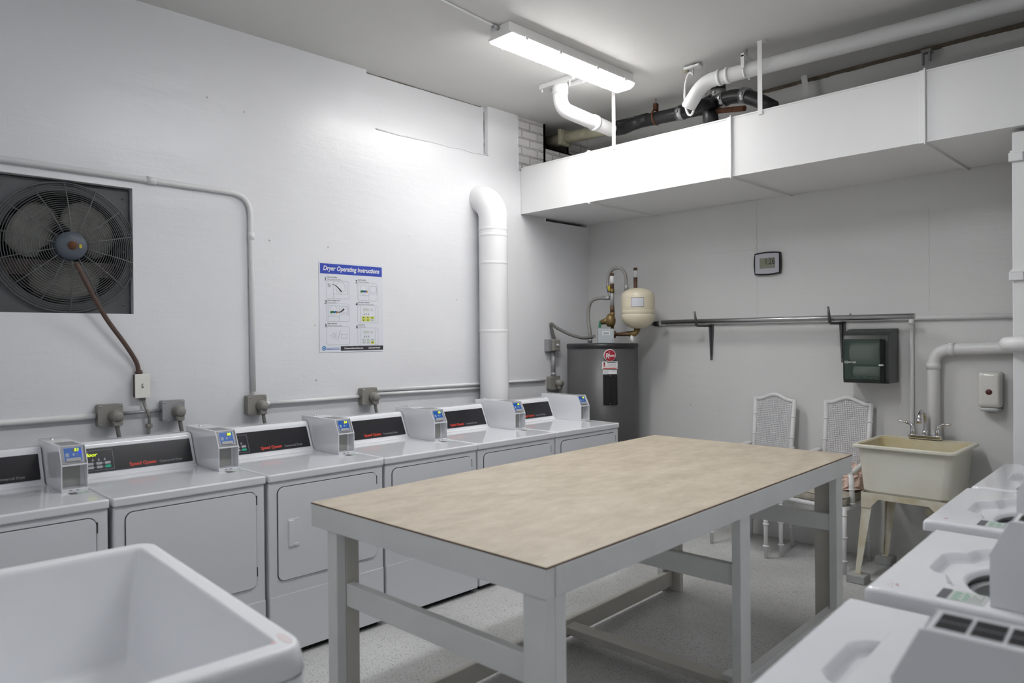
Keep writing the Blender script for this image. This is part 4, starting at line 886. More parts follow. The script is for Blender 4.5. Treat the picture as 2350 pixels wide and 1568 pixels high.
for r_, mm in ((0.016, LOGOB), (0.009, PAPER), (0.006, LOGOB)): mb.prism([(PU(0.065) + r_ * math.cos(k * PI / 9), PV(0.955) + r_ * math.sin(k * PI / 9)) for k in range(18)], 0.0012, 0.0014 + (0.016 - r_) * 0.02, f, mm)
mb.fbox(f, PU(0.10), PV(0.957), PU(0.30), PV(0.952), 0.0012, 0.0014, LOGOB); mb.fbox(f, PU(0.10), PV(0.972), PU(0.30), PV(0.965), 0.0012, 0.0014, HEADB); mb.build('footer', None, t)
# ------------------------------------------------------------------ water heater and its plumbing
HX, HY, HR = 0.48, -0.42, 0.303
t = thing('water_heater', 'tall grey round electric water heater standing in the back left corner', 'water heater', (HX, HY, 0))
mb = MB(); mb.lathe([(0.0, 0.0), (HR - 0.01, 0.0), (HR - 0.01, 0.03), (HR, 0.035), (HR, 1.478), (0, 1.478)], WORLDZ((0, 0, 0)), HEATG, 72); mb.build('body', None, t)
mb = MB(); mb.lathe([(HR + 0.001, 1.470), (HR + 0.004, 1.474), (HR + 0.004, 1.500), (HR - 0.002, 1.508), (0, 1.512)], WORLDZ((0, 0, 0)), HEATD, 72); mb.build('top_rim', None, t)
az = math.radians(-40.6)
def on_heater(m_b, u0, u1, z0, z1, m, dr=0.0015, n=8):
    bm = bmesh.new(); R = []
    for k in range(n + 1):
        a = az + (u0 + (u1 - u0) * k / n) / HR
        c, s_ = math.cos(a), math.sin(a); R.append([bm.verts.new((c * (HR + d), s_ * (HR + d), z)) for z, d in ((z0, 0.0), (z0, dr), (z1, dr), (z1, 0.0))])
    for A1, A2 in zip(R, R[1:]):
        for j in range(4): bm.faces.new((A1[j], A2[j], A2[(j + 1) % 4], A1[(j + 1) % 4]))
    bm.faces.new(R[0][::-1]); bm.faces.new(R[-1]); bmesh.ops.recalc_face_normals(bm, faces=bm.faces[:]); m_b.add(bm, m)
hn = Vector((math.cos(az), math.sin(az), 0)); hu_ = Vector((-math.sin(az), math.cos(az), 0)); hf = Fr(hn * (HR + 0.002), hu_, (0, 0, 1))
mb = MB(); zc = 1.412
mb.lathe([(0.0, 0.0035), (0.047, 0.0035), (0.050, 0.002), (0.051, -0.004)], Fr(hf.p(0, zc, 0), hu_, (0, 0, 1)), WHITEP, 40, False); mb.lathe([(0.0, 0.0042), (0.0465, 0.0042), (0.047, 0.003)], Fr(hf.p(0, zc, 0), hu_, (0, 0, 1)), MAROON, 40, False)
b_ = Fr(hf.p(0, zc, 0), hu_, (0, 0, 1)); mb.text('R', 0.062, b_, -0.037, -0.026, WHITEP, 0.0046, bold=0.005, sx=0.9); mb.text('heem', 0.036, b_, -0.006, -0.012, WHITEP, 0.0046, bold=0.01, sx=0.62)
mb.fbox(b_, -0.008, -0.012, -0.005, 0.036, 0.0043, 0.0049, WHITEP); mb.build('round_badge', None, t)
mb = MB(); on_heater(mb, -0.064, 0.066, 1.298, 1.362, WHITEP)
for z0, z1, a, b, m in ((1.301, 1.310, -0.058, 0.060, REDP), (1.350, 1.356, -0.025, 0.058, INK), (1.340, 1.3425, -0.02, 0.058, INKG), (1.332, 1.3345, -0.02, 0.05, INKG), (1.322, 1.3245, -0.03, 0.058, REDP), (1.318, 1.355, -0.052, -0.038, REDP), (1.34, 1.356, -0.05, -0.040, INK)):
    on_heater(mb, a, b, z0, z1, m, 0.002)
mb.build('plumber_sticker', None, t)
mb = MB(); on_heater(mb, -0.058, 0.060, 1.258, 1.290, WHITEP)
for k in range(3): on_heater(mb, -0.052, -0.01, 1.264 + k * 0.008, 1.267 + k * 0.008, INKG, 0.002)
on_heater(mb, 0.02, 0.052, 1.281, 1.284, INKG, 0.002); mb.build('rating_sticker', None, t)
mb = MB(); on_heater(mb, -0.057, 0.061, 1.008, 1.252, BLKPL, 0.006); on_heater(mb, -0.037, 0.041, 1.028, 1.232, BLKPL, 0.014); mb.build('access_panel', None, t)
mb = MB()
for z in (1.016, 1.243): mb.lathe([(0, 0.003), (0.004, 0.002), (0.0045, 0)], Fr(hf.p(0.002, z, 0.004), hu_, (0, 0, 1)), CHROME, 10)
mb.build('screw', None, t)
TX, TY = 0.795, -0.335
t2 = thing('expansion_tank', 'cream coloured round expansion tank above the grey water heater', 'tank', (TX, TY, 1.63))
mb = MB(); mb.lathe([(0.0, 0.0), (0.05, 0.005), (0.10, 0.028), (0.133, 0.065), (0.141, 0.10), (0.141, 0.110), (0.1405, 0.118), (0.137, 0.122), (0.1405, 0.126), (0.1405, 0.155), (0.1395, 0.158), (0.1405, 0.161), (0.1395, 0.20), (0.1395, 0.272), (0.130, 0.300), (0.10, 0.325), (0.05, 0.342), (0.0, 0.345)], WORLDZ((0, 0, 0)), CREAM, 56); mb.build('shell', None, t2)
az = math.atan2(CAM.y - TY, CAM.x - TX) - 0.03; HR_s = HR; HR = 0.1395
mb = MB(); on_heater(mb, -0.053, 0.053, 0.180, 0.258, INK, 0.001, 8); on_heater(mb, -0.050, 0.050, 0.183, 0.255, PAPER, 0.0014, 8)
for k in range(7): on_heater(mb, -0.043, 0.043, 0.189 + k * 0.009, 0.1905 + k * 0.009, INKG, 0.0018, 8)
mb.build('label', None, t2); HR = HR_s
def pipe(name, lab, cat, pts, r, m, extra=()):
    mb = MB(); mb.tube(pts, r, m, 14)
    for p, q, rr, mm in extra: mb.tube([p, q], rr, mm, 14)
    return mb.build(name, None, None, label=lab, category=cat)
pipe('braided_hose', 'braided hose arching high above the water heater to the cream tank', 'hose', spline([(0.56, -0.40, 1.91), (0.535, -0.40, 1.98), (0.53, -0.40, 2.07), (0.57, -0.39, 2.14), (0.64, -0.37, 2.15), (0.685, -0.36, 2.09), (0.69, -0.35, 1.99)], 8), 0.014, BRAID,
     [((0.69, -0.35, 2.01), (0.69, -0.35, 1.955), 0.018, GALV2), ((0.548, -0.403, 1.95), (0.532, -0.403, 2.0), 0.0155, BLUET), ((0.556, -0.408, 1.955), (0.545, -0.41, 2.0), 0.0148, YELT), ((0.69, -0.35, 1.955), (0.69, -0.345, 1.93), 0.019, BRASS)])
pipe('braided_hose', 'braided hose rising from water heater top to brass mixing valve', 'hose', spline([(0.345, -0.42, 1.513), (0.345, -0.42, 1.60), (0.325, -0.42, 1.74), (0.35, -0.42, 1.86), (0.42, -0.41, 1.90), (0.54, -0.40, 1.90)], 8), 0.0155, BRAID,
     [((0.345, -0.42, 1.513), (0.345, -0.42, 1.56), 0.02, GALV2), ((0.49, -0.403, 1.90), (0.55, -0.40, 1.90), 0.018, GALV2)])
t = thing('mixing_valve', 'brass mixing valve and pipe riser with green tag beside cream tank', 'valve', (0.575, -0.40, 1.70))
mb = MB(); mb.tube([(0, 0, -0.12), (0, 0, 0.23)], 0.014, BRASS, 14); mb.tube([(0, 0, 0.075), (0, 0, 0.13)], 0.019, COPPER, 14); mb.tube([(0, 0, 0.12), (0, 0, 0.26)], 0.017, GALV2, 14); mb.tube([(0, 0, 0.04), (0, 0, 0.075)], 0.022, BRASS, 14); mb.build('riser_pipe', None, t)
mb = MB(); mb.lathe([(0, -0.06), (0.03, -0.055), (0.042, -0.03), (0.045, 0.0), (0.038, 0.025), (0.02, 0.05), (0, 0.055)], WORLDZ((-0.012, -0.01, 0.01)), BRASS, 20)
mb.tube([(-0.02, -0.02, 0.005), (-0.09, -0.04, -0.01)], [0.03, 0.02], BRASS, 14); mb.build('valve_body', None, t)
mb = MB(); mb.box((-0.10, -0.05, -0.075), (-0.075, -0.045, -0.015), GREENT, 0.001, mtx=Matrix.Rotation(0.2, 4, 'Y')); mb.tube([(-0.075, -0.04, -0.02), (-0.06, -0.042, 0.02)], 0.004, GREENT, 6); mb.build('green_tag', None, t)
pipe('water_hammer_arrester', 'copper water hammer arrester left of tank top, behind hose loop', 'pipe', [(0.575, -0.40, 1.955), (0.575, -0.40, 2.11)], 0.017, COPPER, [((0.575, -0.40, 2.02), (0.575, -0.40, 2.085), 0.0175, WHITEP), ((0.575, -0.40, 1.94), (0.575, -0.40, 1.98), 0.019, BRASS)])
pipe('water_hammer_arrester', 'copper water hammer arrester standing alone above the cream tank', 'pipe', [(0.655, -0.37, 1.59), (0.655, -0.17, 1.60), (0.655, -0.17, 1.62), (0.655, -0.17, 2.165)], 0.0165, COPPER, [((0.655, -0.17, 2.08), (0.655, -0.17, 2.14), 0.017, WHITEP)])
t = thing('junction_box', 'pale blue grey junction box on top of the water heater', 'junction box', (0.655, -0.60, 1.513), math.radians(45))
mb = MB(); mb.box((-0.065, -0.03, 0.0), (0.065, 0.03, 0.118), JBOX, 0.003); mb.build('box', None, t)
mb = MB(); mb.box((-0.03, -0.0315, 0.066), (0.032, -0.0302, 0.098), WHITEP); mb.box((-0.024, -0.0322, 0.072), (0.026, -0.0315, 0.092), INKG); mb.lathe([(0, 0.002), (0.004, 0)], Fr((0.05, -0.03, 0.02), (1, 0, 0), (0, 0, 1)), INK, 8); mb.build('label', None, t)
t = thing('brown_water_pipe', 'short brown water pipe with brass elbow under the cream tank', 'pipe', (0.6, -0.38, 1.585))
mb = MB(); mb.tube([(0.0, 0, 0), (0.17, 0.0, 0.0)], 0.016, COPPER, 14); mb.tube([(-0.02, 0, -0.03), (-0.02, 0, 0.03)], 0.014, COPPER, 14); mb.build('pipe', None, t)
mb = MB(); mb.tube(fillet([(0.14, 0, 0), (0.19, 0.01, 0.0), (0.195, 0.045, 0.05)], 0.03), 0.022, BRASS, 14); mb.tube([(0.165, 0.0, -0.072), (0.165, 0, -0.01)], 0.015, PIPEW, 14); mb.build('elbow', None, t)
# white conduit along the back wall behind the rod
t = thing('water_pipe', 'thin white pipe along back wall behind the steel rod', 'pipe', (0, 0, 1.675))
mb = MB(); mb.tube([(0.80, -0.018, 0), (4.3, -0.018, -0.002)], 0.0155, PIPEW, 14); mb.tube([(0.80, -0.02, 0.0), (0.86, -0.02, 0)], 0.019, PIPEW, 14); mb.build('pipe', None, t)
mb = MB(); mb.tube([(0.70, -0.03, 0.0), (0.80, -0.02, 0.0)], 0.014, GALV, 12); mb.tube([(0.745, -0.025, 0), (0.79, -0.02, 0)], 0.021, BLKPIPE, 12); mb.tube([(0.62, -0.12, 0.02), (0.70, -0.03, 0)], 0.012, GALV, 12); mb.build('dark_fitting', None, t)
mb = MB(); mb.tube([(2.795, -0.017, 1.655), (2.795, -0.017, 0.45)], 0.0135, PIPEW, 14); mb.tube([(2.795, -0.017, 1.665), (2.795, -0.017, 1.63)], 0.017, PIPEW, 14)
mb.build('water_pipe', None, None, label='thin white vertical pipe on back wall right of the towel dispenser', category='pipe')
# ------------------------------------------------------------------ rod and brackets
mb = MB(); mb.tube([(0.915, -0.16, 1.684), (2.855, -0.16, 1.684)], 0.019, STEEL, 18); mb.tube([(2.45, -0.16, 1.70), (2.45, -0.16, 1.713)], 0.008, GALV, 8)
mb.build('hanging_rod', None, None, label='long steel tube rod resting on two shelf brackets at back wall', category='rod')
for x, nm in ((1.288, 'left of two dark shelf brackets, holding the steel rod on back wall'), (2.338, 'right dark shelf bracket next to the smoked towel dispenser')):
    t = thing('shelf_bracket', nm, 'bracket', (x, 0, 1.65), 0, 'shelf brackets carrying the rod')
    mb = MB(); f = Fr((0, 0, 0), (1, 0, 0), (0, 0, 1))
    mb.prism([(-0.025, 0.012), (0.025, 0.012), (0.023, -0.06), (0.010, -0.285), (-0.010, -0.285), (-0.020, -0.06)], 0.0005, 0.005, f, BRKT, 0.001)
    mb.prism([(-0.002, 0.01), (0.002, 0.01), (0.002, -0.25), (-0.002, -0.25)], 0.005, 0.018, f, BRKT); mb.build('wall_plate', None, t)
    mb = MB(); mb.box((-0.014, -0.235, 0.0), (0.014, -0.001, 0.006), BRKT, 0.001); mb.box((-0.002, -0.23, -0.012), (0.002, -0.001, 0.0), BRKT); mb.build('arm', None, t)
    mb = MB(); mb.tube([(0, -0.232, 0.0), (0, -0.262, 0.112)], [0.012, 0.0075], BRKT, 10); mb.build('hook', None, t)
# ------------------------------------------------------------------ clock
t = thing('wall_clock', 'small black framed digital wall clock reading 1:26 on back wall', 'clock', (1.785, 0, 2.122))
f = Fr((0, -0.001, 0), (1, 0, 0), (0, 0, 1))
def bulge(w, h, bw, bh):
    P = []
    for (x0, y0, x1, y1, nx, ny) in ((-w, -h, w, -h, 0, -bh), (w, -h, w, h, bw, 0), (w, h, -w, h, 0, bh), (-w, h, -w, -h, -bw, 0)):
        for k in range(8):
            t_ = k / 8; s_ = math.sin(PI * t_); P.append((x0 + (x1 - x0) * t_ + nx * s_, y0 + (y1 - y0) * t_ + ny * s_))
    return P
mb = MB(); mb.prism(bulge(0.102, 0.083, 0.008, 0.008), 0, 0.028, f, BLKPL, 0.002); mb.build('frame', None, t)
mb = MB(); mb.prism(bulge(0.095, 0.073, 0.001, 0.006), 0.028, 0.0305, f, SILV, 0.0005); mb.build('face', None, t)
mb = MB(); mb.fbox(f, -0.058, -0.038, 0.066, 0.043, 0.0305, 0.0315, LCD); mb.text('1:26', 0.066, f, -0.018, -0.008, INK, 0.0318, bold=0.005, sx=0.72); mb.text('SU 10:24', 0.022, f, -0.03, -0.031, INKG, 0.0318)
mb.build('lcd_display', None, t)
# ------------------------------------------------------------------ paper towel dispenser
t = thing('paper_towel_dispenser', 'smoked dark green plastic paper towel dispenser on back wall', 'dispenser', (2.418, 0, 1.235)); 
S = Fr((0.0, 0, 0), (0, -1, 0), (0, 0, 1))        # u = out from the wall, v=z, w=-x
prof = [(0.001, 0), (0.205, 0.0), (0.213, 0.03), (0.213, 0.285), (0.200, 0.325), (0.160, 0.352), (0.10, 0.368), (0.001, 0.372)]
mb = MB(); mb.prism(prof, -0.292, -0.238, S, SMOKE, 0.003); mb.prism(prof, -0.010, 0.0, S, SMOKE, 0.002)
mb.prism([(0.001, 0), (0.02, 0), (0.02, 0.37), (0.001, 0.37)], -0.24, -0.008, S, SMOKE)
mb.prism([(0.02, 0.300), (0.211, 0.300), (0.200, 0.325), (0.160, 0.352), (0.10, 0.368), (0.02, 0.3705)], -0.24, -0.009, S, SMOKE); mb.prism([(0.02, 0.0), (0.205, 0.0), (0.212, 0.028), (0.02, 0.02)], -0.24, -0.009, S, SMOKE); mb.build('housing', None, t)
mb = MB(); mb.prism([(0.2085, 0.026), (0.212, 0.026), (0.212, 0.30), (0.2085, 0.30)], -0.238, -0.010, S, SMOKET); mb.build('clear_cover', None, t)
mb = MB(); mb.tube([(0.035, -0.115, 0.205), (0.225, -0.115, 0.205)], 0.080, TOWEL, 32); mb.build('towel_roll', None, t)
mb = MB(); mb.tube([(0.055, -0.15, 0.075), (0.225, -0.15, 0.075)], 0.035, TOWEL, 24)
for k in range(5): mb.box((0.045 + k * 0.036, -0.190, 0.018), (0.075 + k * 0.036, -0.170, 0.045), SMOKE, 0.005)
mb.build('feed_roller', None, t)
mb = MB(); mb.box((0.242, -0.222, 0.015), (0.272, -0.212, 0.30), BLKPL, 0.003); mb.build('lever_track', None, t)
mb = MB(); mb.box((0.238, -0.240, 0.118), (0.268, -0.218, 0.130), LGRAY, 0.004); mb.build('lever', None, t)
mb = MB(); lf_ = Fr((0.0, -0.2125, 0), (1, 0, 0), (0, 0, 1)); mb.text('BAY WEST', 0.014, lf_, 0.035, 0.136, WHITEP, 0.0006, bold=0.03, sx=0.8)
for a in ((0.012, 0.132, 0.015, 0.15), (0.027, 0.132, 0.030, 0.15), (0.012, 0.132, 0.018, 0.134), (0.024, 0.148, 0.030, 0.15), (0.019, 0.136, 0.0225, 0.147)): mb.fbox(lf_, *a, 0.0, 0.0012, WHITEP)
mb.build('lettering', None, t)
# ------------------------------------------------------------------ soap dispenser
t = thing('soap_dispenser', 'white wall soap dispenser with round dark button right of the drain pipe', 'dispenser', (3.255, 0, 1.20)); f = Fr((0, -0.001, 0), (1, 0, 0), (0, 0, 1))
mb = MB(); mb.loft([[f.p(a, b, w) for a, b in rrect(-0.062 + i, -0.10 + i, 0.062 - i, 0.125 - i, 0.018, 5)] for w, i in ((0, 0.0), (0.06, 0.0), (0.085, 0.003), (0.096, 0.010), (0.100, 0.022))], SOAPW, True, (True, True)); mb.build('body', None, t)
mb = MB(); mb.loft([[f.p(a, b, w) for a, b in rrect(-0.055 + i, -0.122, 0.055 - i, -0.0995, 0.01, 3)] for w, i in ((0.0, 0.0), (0.075, 0.0), (0.090, 0.01))], LGRAY, True, (True, True)); mb.tube([f.p(0, -0.12, 0.05), f.p(0, -0.135, 0.05)], 0.016, LGRAY, 12); mb.build('spout', None, t)
mb = MB(); mb.lathe([(0, 0.006), (0.014, 0.005), (0.018, 0.0)], Fr(f.p(0, 0.0, 0.100), (1, 0, 0), (0, 0, 1)), BUTN, 24); mb.build('button', None, t)
# ------------------------------------------------------------------ white drain pipe behind sink
t = thing('drain_pipe', 'thick white plastic drain pipe rising behind the utility sink and turning right', 'pipe', (2.937, -0.055, 0))
mb = MB(); mb.tube(fillet([(0, 0, 0.30), (0, 0, 1.460), (0.49, 0, 1.480), (0.555, -0.10, 1.490), (0.555, -0.89, 1.512), (1.55, -0.93, 1.520)], 0.10, 9), 0.037, PIPEW, 22); mb.build('pipe', None, t)
for p, q in (((0, 0, 1.335), (0, 0, 1.375)), ((0.09, 0, 1.4645), (0.125, 0, 1.466)), ((0.675, -0.895, 1.513), (0.72, -0.897, 1.513))):
    mb = MB(); mb.tube([p, q], 0.042, PIPEW, 22); mb.build('coupling', None, t)
# ------------------------------------------------------------------ utility sink
t = thing('utility_sink', 'yellowed cream plastic utility sink on four legs with chrome faucet', 'sink', (2.615, -0.635, 0))
SW, SD, SZ = 0.585, 0.575, 0.875
def rg(i, z, r, back=0.0): return [Vector((a, b, z)) for a, b in rrect(i, i, SW - i, SD - i - back, r, 6)]
mb = MB(); mb.loft([rg(0.075, 0.555, 0.05), rg(0.062, 0.56, 0.055), rg(0.050, 0.585, 0.05), rg(0.030, SZ - 0.022, 0.04), rg(0.005, SZ - 0.022, 0.035), rg(0.0, SZ - 0.016, 0.035), rg(0.0, SZ - 0.004, 0.035), rg(0.006, SZ, 0.033), rg(0.024, SZ, 0.03)], SINKP, True, (True, False))
for fc in mb.bm.faces: fc.smooth = False
mb.build('basin', None, t)
mb = MB(); mb.loft([rg(0.024, SZ, 0.03), rg(0.032, SZ - 0.008, 0.035, 0.06), rg(0.065, 0.60, 0.05, 0.05), rg(0.10, 0.578, 0.05, 0.05)], SINKI, False, (False, True)); mb.build('basin_lining', None, t)
mb = MB()
f1 = Fr((0, 0.045, 0), (1, 0, 0), (0, 0, 1))
sk = [(0.05, 0.572), (SW - 0.05, 0.572), (SW - 0.048, 0.475), (SW - 0.09, 0.475), (SW - 0.15, 0.535), (0.15, 0.535), (0.10, 0.475), (0.048, 0.475)]
mb.prism(sk, 0, 0.004, f1, SINKL); mb.prism(sk, 0, 0.004, Fr((0, SD - 0.045, 0), (1, 0, 0), (0, 0, 1)), SINKL)
f2 = Fr((0.048, 0.045, 0), (0, 1, 0), (0, 0, 1)); sk2 = [(0, 0.572), (SD - 0.09, 0.572), (SD - 0.09, 0.475), (SD - 0.14, 0.535), (0.05, 0.535), (0, 0.475)]
mb.prism(sk2, 0, 0.004, f2, SINKL); mb.prism(sk2, 0, 0.004, Fr((SW - 0.052, 0.045, 0), (0, 1, 0), (0, 0, 1)), SINKL); mb.build('leg_frame', None, t)
for (sx, sy) in ((0, 0), (1, 0), (0, 1), (1, 1)):
    x0 = 0.055 if sx == 0 else SW - 0.055; y0 = 0.050 if sy == 0 else SD - 0.05; ox = -0.035 if sx == 0 else 0.035; oy = -0.035 if sy == 0 else 0.02
    d = 1 if sx == 0 else -1; e_ = 1 if sy == 0 else -1
    mb = MB(); mb.loft([[Vector((x0, y0, 0.53)), Vector((x0 + d * 0.062, y0, 0.53)), Vector((x0 + d * 0.062, y0 + e_ * 0.004, 0.53)), Vector((x0 + d * 0.004, y0 + e_ * 0.004, 0.53)), Vector((x0 + d * 0.004, y0 + e_ * 0.05, 0.53)), Vector((x0, y0 + e_ * 0.05, 0.53))],
                        [Vector((x0 + ox, y0 + oy, 0.056)), Vector((x0 + ox + d * 0.030, y0 + oy, 0.056)), Vector((x0 + ox + d * 0.030, y0 + oy + e_ * 0.004, 0.056)), Vector((x0 + ox + d * 0.004, y0 + oy + e_ * 0.004, 0.056)), Vector((x0 + ox + d * 0.004, y0 + oy + e_ * 0.025, 0.056)), Vector((x0 + ox, y0 + oy + e_ * 0.025, 0.056))]], SINKL, False, (True, True))
    mb.box((x0 + ox - 0.004, y0 + oy - 0.004, 0.0535), (x0 + ox + d * 0.036, y0 + oy + e_ * 0.03, 0.06), SINKL)
    mb.build('leg', None, t)
    lab = {(0, 0): 'grey concrete block under the front left leg of the sink', (1, 0): 'grey concrete block under the front right leg of the sink', (0, 1): 'grey concrete block under the back left leg of the sink', (1, 1): 'grey concrete block under the back right leg of the sink'}[(sx, sy)]
    bx, by = 2.615 + x0 + ox + d * 0.015, -0.635 + y0 + oy + e_ * 0.012
    mb = MB(); mb.box((bx - 0.055, by - 0.055, 0.0), (bx + 0.055, min(by + 0.055, -0.01), 0.053), CONC, 0.006); mb.build('concrete_block', None, None, label=lab, category='block', group='blocks under the sink legs')
# faucet
FX, FYY = 0.285, SD - 0.045
mb = MB(); mb.prism(rrect(-0.10, -0.025, 0.10, 0.025, 0.018, 4), 0, 0.028, WORLDZ((FX, FYY, SZ)), CHROME, 0.006)
mb.tube([(FX, FYY, SZ + 0.02), (FX, FYY, SZ + 0.06)], 0.018, CHROME, 18); mb.tube(spline([(FX, FYY, SZ + 0.05), (FX, FYY, SZ + 0.12), (FX, FYY - 0.02, SZ + 0.175), (FX, FYY - 0.07, SZ + 0.19), (FX, FYY - 0.12, SZ + 0.165), (FX, FYY - 0.135, SZ + 0.13)], 6), 0.012, CHROME, 16); mb.tube([(FX, FYY - 0.134, SZ + 0.145), (FX, FYY - 0.136, SZ + 0.115)], 0.016, CHROME, 16)
fa = mb.build('faucet', None, t)
for d in (-1, 1):
    mb = MB(); mb.tube(spline([(FX + d * 0.075, FYY, SZ + 0.025), (FX + d * 0.075, FYY, SZ + 0.06), (FX + d * 0.085, FYY, SZ + 0.09), (FX + d * 0.12, FYY - 0.01, SZ + 0.105), (FX + d * 0.155, FYY - 0.015, SZ + 0.108)], 5), [0.018] * 5 + [0.015] * 5 + [0.011] * 5 + [0.006] * 6, CHROME, 14); mb.build('lever_handle', None, fa)
mb = MB(); mb.tube([(0.36, 0.33, 0.555), (0.36, 0.33, 0.42)], 0.028, SINKL, 16); mb.tube(fillet([(0.36, 0.33, 0.42), (0.36, 0.33, 0.33), (0.36, 0.50, 0.33), (0.36, 0.60, 0.40)], 0.05), 0.02, PIPEW, 14); mb.box((0.40, 0.33, 0.40), (0.43, 0.335, 0.55), RUST, 0.002); mb.build('drain', None, t)
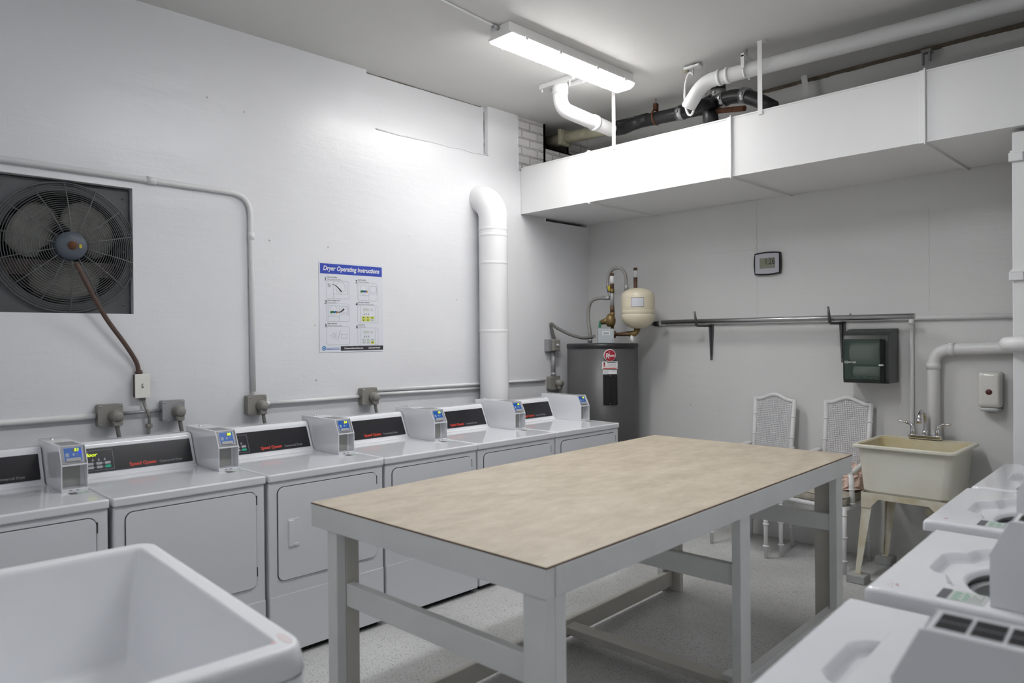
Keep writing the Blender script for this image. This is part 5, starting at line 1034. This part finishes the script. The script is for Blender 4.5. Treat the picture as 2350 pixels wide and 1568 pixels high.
# ------------------------------------------------------------------ chairs
def bamboo(mb, a, b, r, nodes, m=CHAIRW, taper=1.0):
    a, b = Vector(a), Vector(b); mb.tube([a, b], [r, r * taper], m, 12)
    d = (b - a).normalized()
    for k in nodes:
        c = a.lerp(b, k); mb.tube([c - d * 0.006, c - d * 0.002, c + d * 0.002, c + d * 0.006], [r, r + 0.004, r + 0.004, r], m, 12)
def chair(lab, loc, rz, back_h):
    t = thing('cane_armchair', lab, 'chair', loc, rz, 'white cane-back chairs by the back wall')   # local: front faces -y, origin under front centre
    fwid, bwid, dep = 0.235, 0.168, 0.43
    for s in (-1, 1):
        mb = MB(); bamboo(mb, (s * fwid, 0.02, 0.44), (s * fwid, 0.02, 0.0), 0.018, (0.12, 0.45, 0.80), CHAIRW, 0.72); mb.build('leg', None, t)
        mb = MB(); bamboo(mb, (s * bwid, dep - 0.01, 0.46), (s * (bwid + 0.01), dep + 0.0, 0.0), 0.016, (0.3, 0.7), CHAIRW, 0.8); mb.build('leg', None, t)
    mb = MB()
    for s in (-1, 1): bamboo(mb, (s * fwid, 0.02, 0.425), (s * bwid, dep - 0.01, 0.425), 0.018, (0.33, 0.66))
    bamboo(mb, (-fwid, 0.02, 0.425), (fwid, 0.02, 0.425), 0.02, (0.1, 0.3, 0.7, 0.9)); bamboo(mb, (-bwid, dep - 0.01, 0.425), (bwid, dep - 0.01, 0.425), 0.018, ())
    mb.prism([(-fwid, 0.02), (fwid, 0.02), (bwid, dep - 0.01), (-bwid, dep - 0.01)], 0.425, 0.443, WORLDZ((0, 0, 0)), CHAIRW); mb.build('seat_frame', None, t)
    mb = MB(); cp = [(-fwid - 0.02, 0.0), (fwid + 0.02, 0.0), (bwid + 0.0, dep - 0.03), (-bwid - 0.0, dep - 0.03)]
    def cr(ins, z):
        c = Vector((0, dep / 2)); P = []
        n = 8
        for i in range(4):
            p = Vector(cp[i]); a = Vector(cp[i - 1]); b = Vector(cp[(i + 1) % 4]); d1 = (a - p).normalized(); d2 = (b - p).normalized(); r = 0.06
            for k in range(n + 1):
                tt = k / n; q = (p + d1 * r) * (1 - tt) ** 2 + p * 2 * tt * (1 - tt) + (p + d2 * r) * tt * tt
                q = q + (c - q).normalized() * ins; P.append(Vector((q.x, q.y, z)))
        return P
    mb.loft([cr(0.02, 0.444), cr(0.004, 0.450), cr(0.0, 0.465), cr(0.0, 0.490), cr(0.006, 0.502), cr(0.02, 0.508), cr(0.10, 0.518), cr(0.17, 0.521)], SEATF, True, (True, True))
    cu = mb.build('seat_cushion', None, t)
    mb = MB(); P = cr(0.001, 0.500); mb.tube(P, 0.0035, SEATF, 6, closed=True); P = cr(0.006, 0.452); mb.tube(P, 0.0035, SEATF, 6, closed=True); mb.build('piping', None, cu)
    # back
    ty = dep + 0.055
    def bp_(s, z): k = (z - 0.46) / (back_h - 0.46); return Vector((s * (bwid + 0.0 - 0.012 * (1 - k)), dep - 0.01 + (ty - dep + 0.01) * k, z))
    mb = MB()
    for s in (-1, 1): bamboo(mb, bp_(s, 0.44), bp_(s, back_h), 0.0165, (0.30, 0.56, 0.80))
    top = []
    for k in range(17):
        u = -1 + 2 * k / 16; z = back_h - 0.012 + 0.040 * (0.5 + 0.5 * math.cos(PI * min(1, abs(u) * 1.15))); top.append(Vector((u * bwid, ty, z)))
    mb.tube(top, 0.0145, CHAIRW, 12); bamboo(mb, bp_(-1, 0.53), bp_(1, 0.53), 0.014, ()); mb.build('back_frame', None, t)
    mb = MB(); nx = 24; 
    def topz(x): u = x / bwid; return back_h - 0.012 + 0.040 * (0.5 + 0.5 * math.cos(PI * min(1, abs(u) * 1.15)))
    for i in range(nx):
        x = -bwid + 0.018 + (2 * bwid - 0.036) * i / (nx - 1); p0 = bp_(0, 0.54); z1 = topz(x) - 0.008; p1 = bp_(0, min(z1, back_h + 0.03))
        mb.loft([[Vector((x - 0.0037, p.y - 0.0012, p.z)), Vector((x + 0.0037, p.y - 0.0012, p.z)), Vector((x + 0.0037, p.y + 0.0012, p.z)), Vector((x - 0.0037, p.y + 0.0012, p.z))] for p in (p0, p1)], CANE)
    z = 0.548
    while z < back_h + 0.02:
        p = bp_(0, z); hw = bwid - 0.012
        while hw > 0.02 and topz(hw) < z + 0.004: hw -= 0.008
        mb.box((-hw, p.y - 0.0015, z - 0.0037), (hw, p.y + 0.0015, z + 0.0037), CANE); z += 0.0138
    mb.build('cane_panel', None, t)
    for s in (-1, 1):
        mb = MB(); bamboo(mb, (s * (fwid + 0.012), 0.10, 0.43), (s * (fwid + 0.012), 0.085, 0.645), 0.017, (0.12, 0.55)); 
        mb.tube(spline([(s * (fwid + 0.012), 0.075, 0.655), (s * (fwid + 0.015), 0.15, 0.675), (s * (fwid - 0.01), 0.28, 0.70), (s * (bwid + 0.015), dep + 0.01, 0.73)], 6), 0.016, CHAIRW, 12); mb.build('arm', None, t)
    return t
chair('white cane-back armchair by back wall, left one behind the table', (1.777, -0.535, 0), math.radians(-9), 1.085)
chair('white cane-back armchair with pink blanket, beside the utility sink', (2.30, -0.505, 0), math.radians(-10), 1.085)
# blanket heap
mb = MB(); bm = bmesh.new(); bmesh.ops.create_icosphere(bm, subdivisions=6, radius=1.0)
for v in bm.verts:
    p = v.co.copy(); q = Vector((p.x * 1.3, p.y * 1.3, p.z * 2.2))
    n1 = noise.noise(q * 1.3 + Vector((3, 1, 7))); r1 = 1 - abs(noise.noise(q * 2.0 + Vector((n1 * 2, n1, 0)))) * 2.2; r2 = 1 - abs(noise.noise(q * 4.3 + Vector((n1 * 3, 5, 2)))) * 2
    k = 0.84 + 0.22 * r1 + 0.07 * r2
    x_, y_, z_ = p.x * 0.185 * k, p.y * 0.135 * k, p.z * 0.125 * k
    if p.z < -0.2: z_ = max(z_, -0.025); x_ *= 1.12; y_ *= 1.1
    z_ += 0.05 * max(0, p.x) * (1 if p.z > 0 else 0)
    v.co = Vector((x_, y_, z_))
mb.add(bm, BLANK, True, Matrix.Translation((2.385, -0.235, 0.548)) @ Matrix.Rotation(math.radians(-10), 4, 'Z'))
mb.build('blanket', None, None, label='crumpled pale pink blanket heaped on the chair beside the sink', category='blanket')
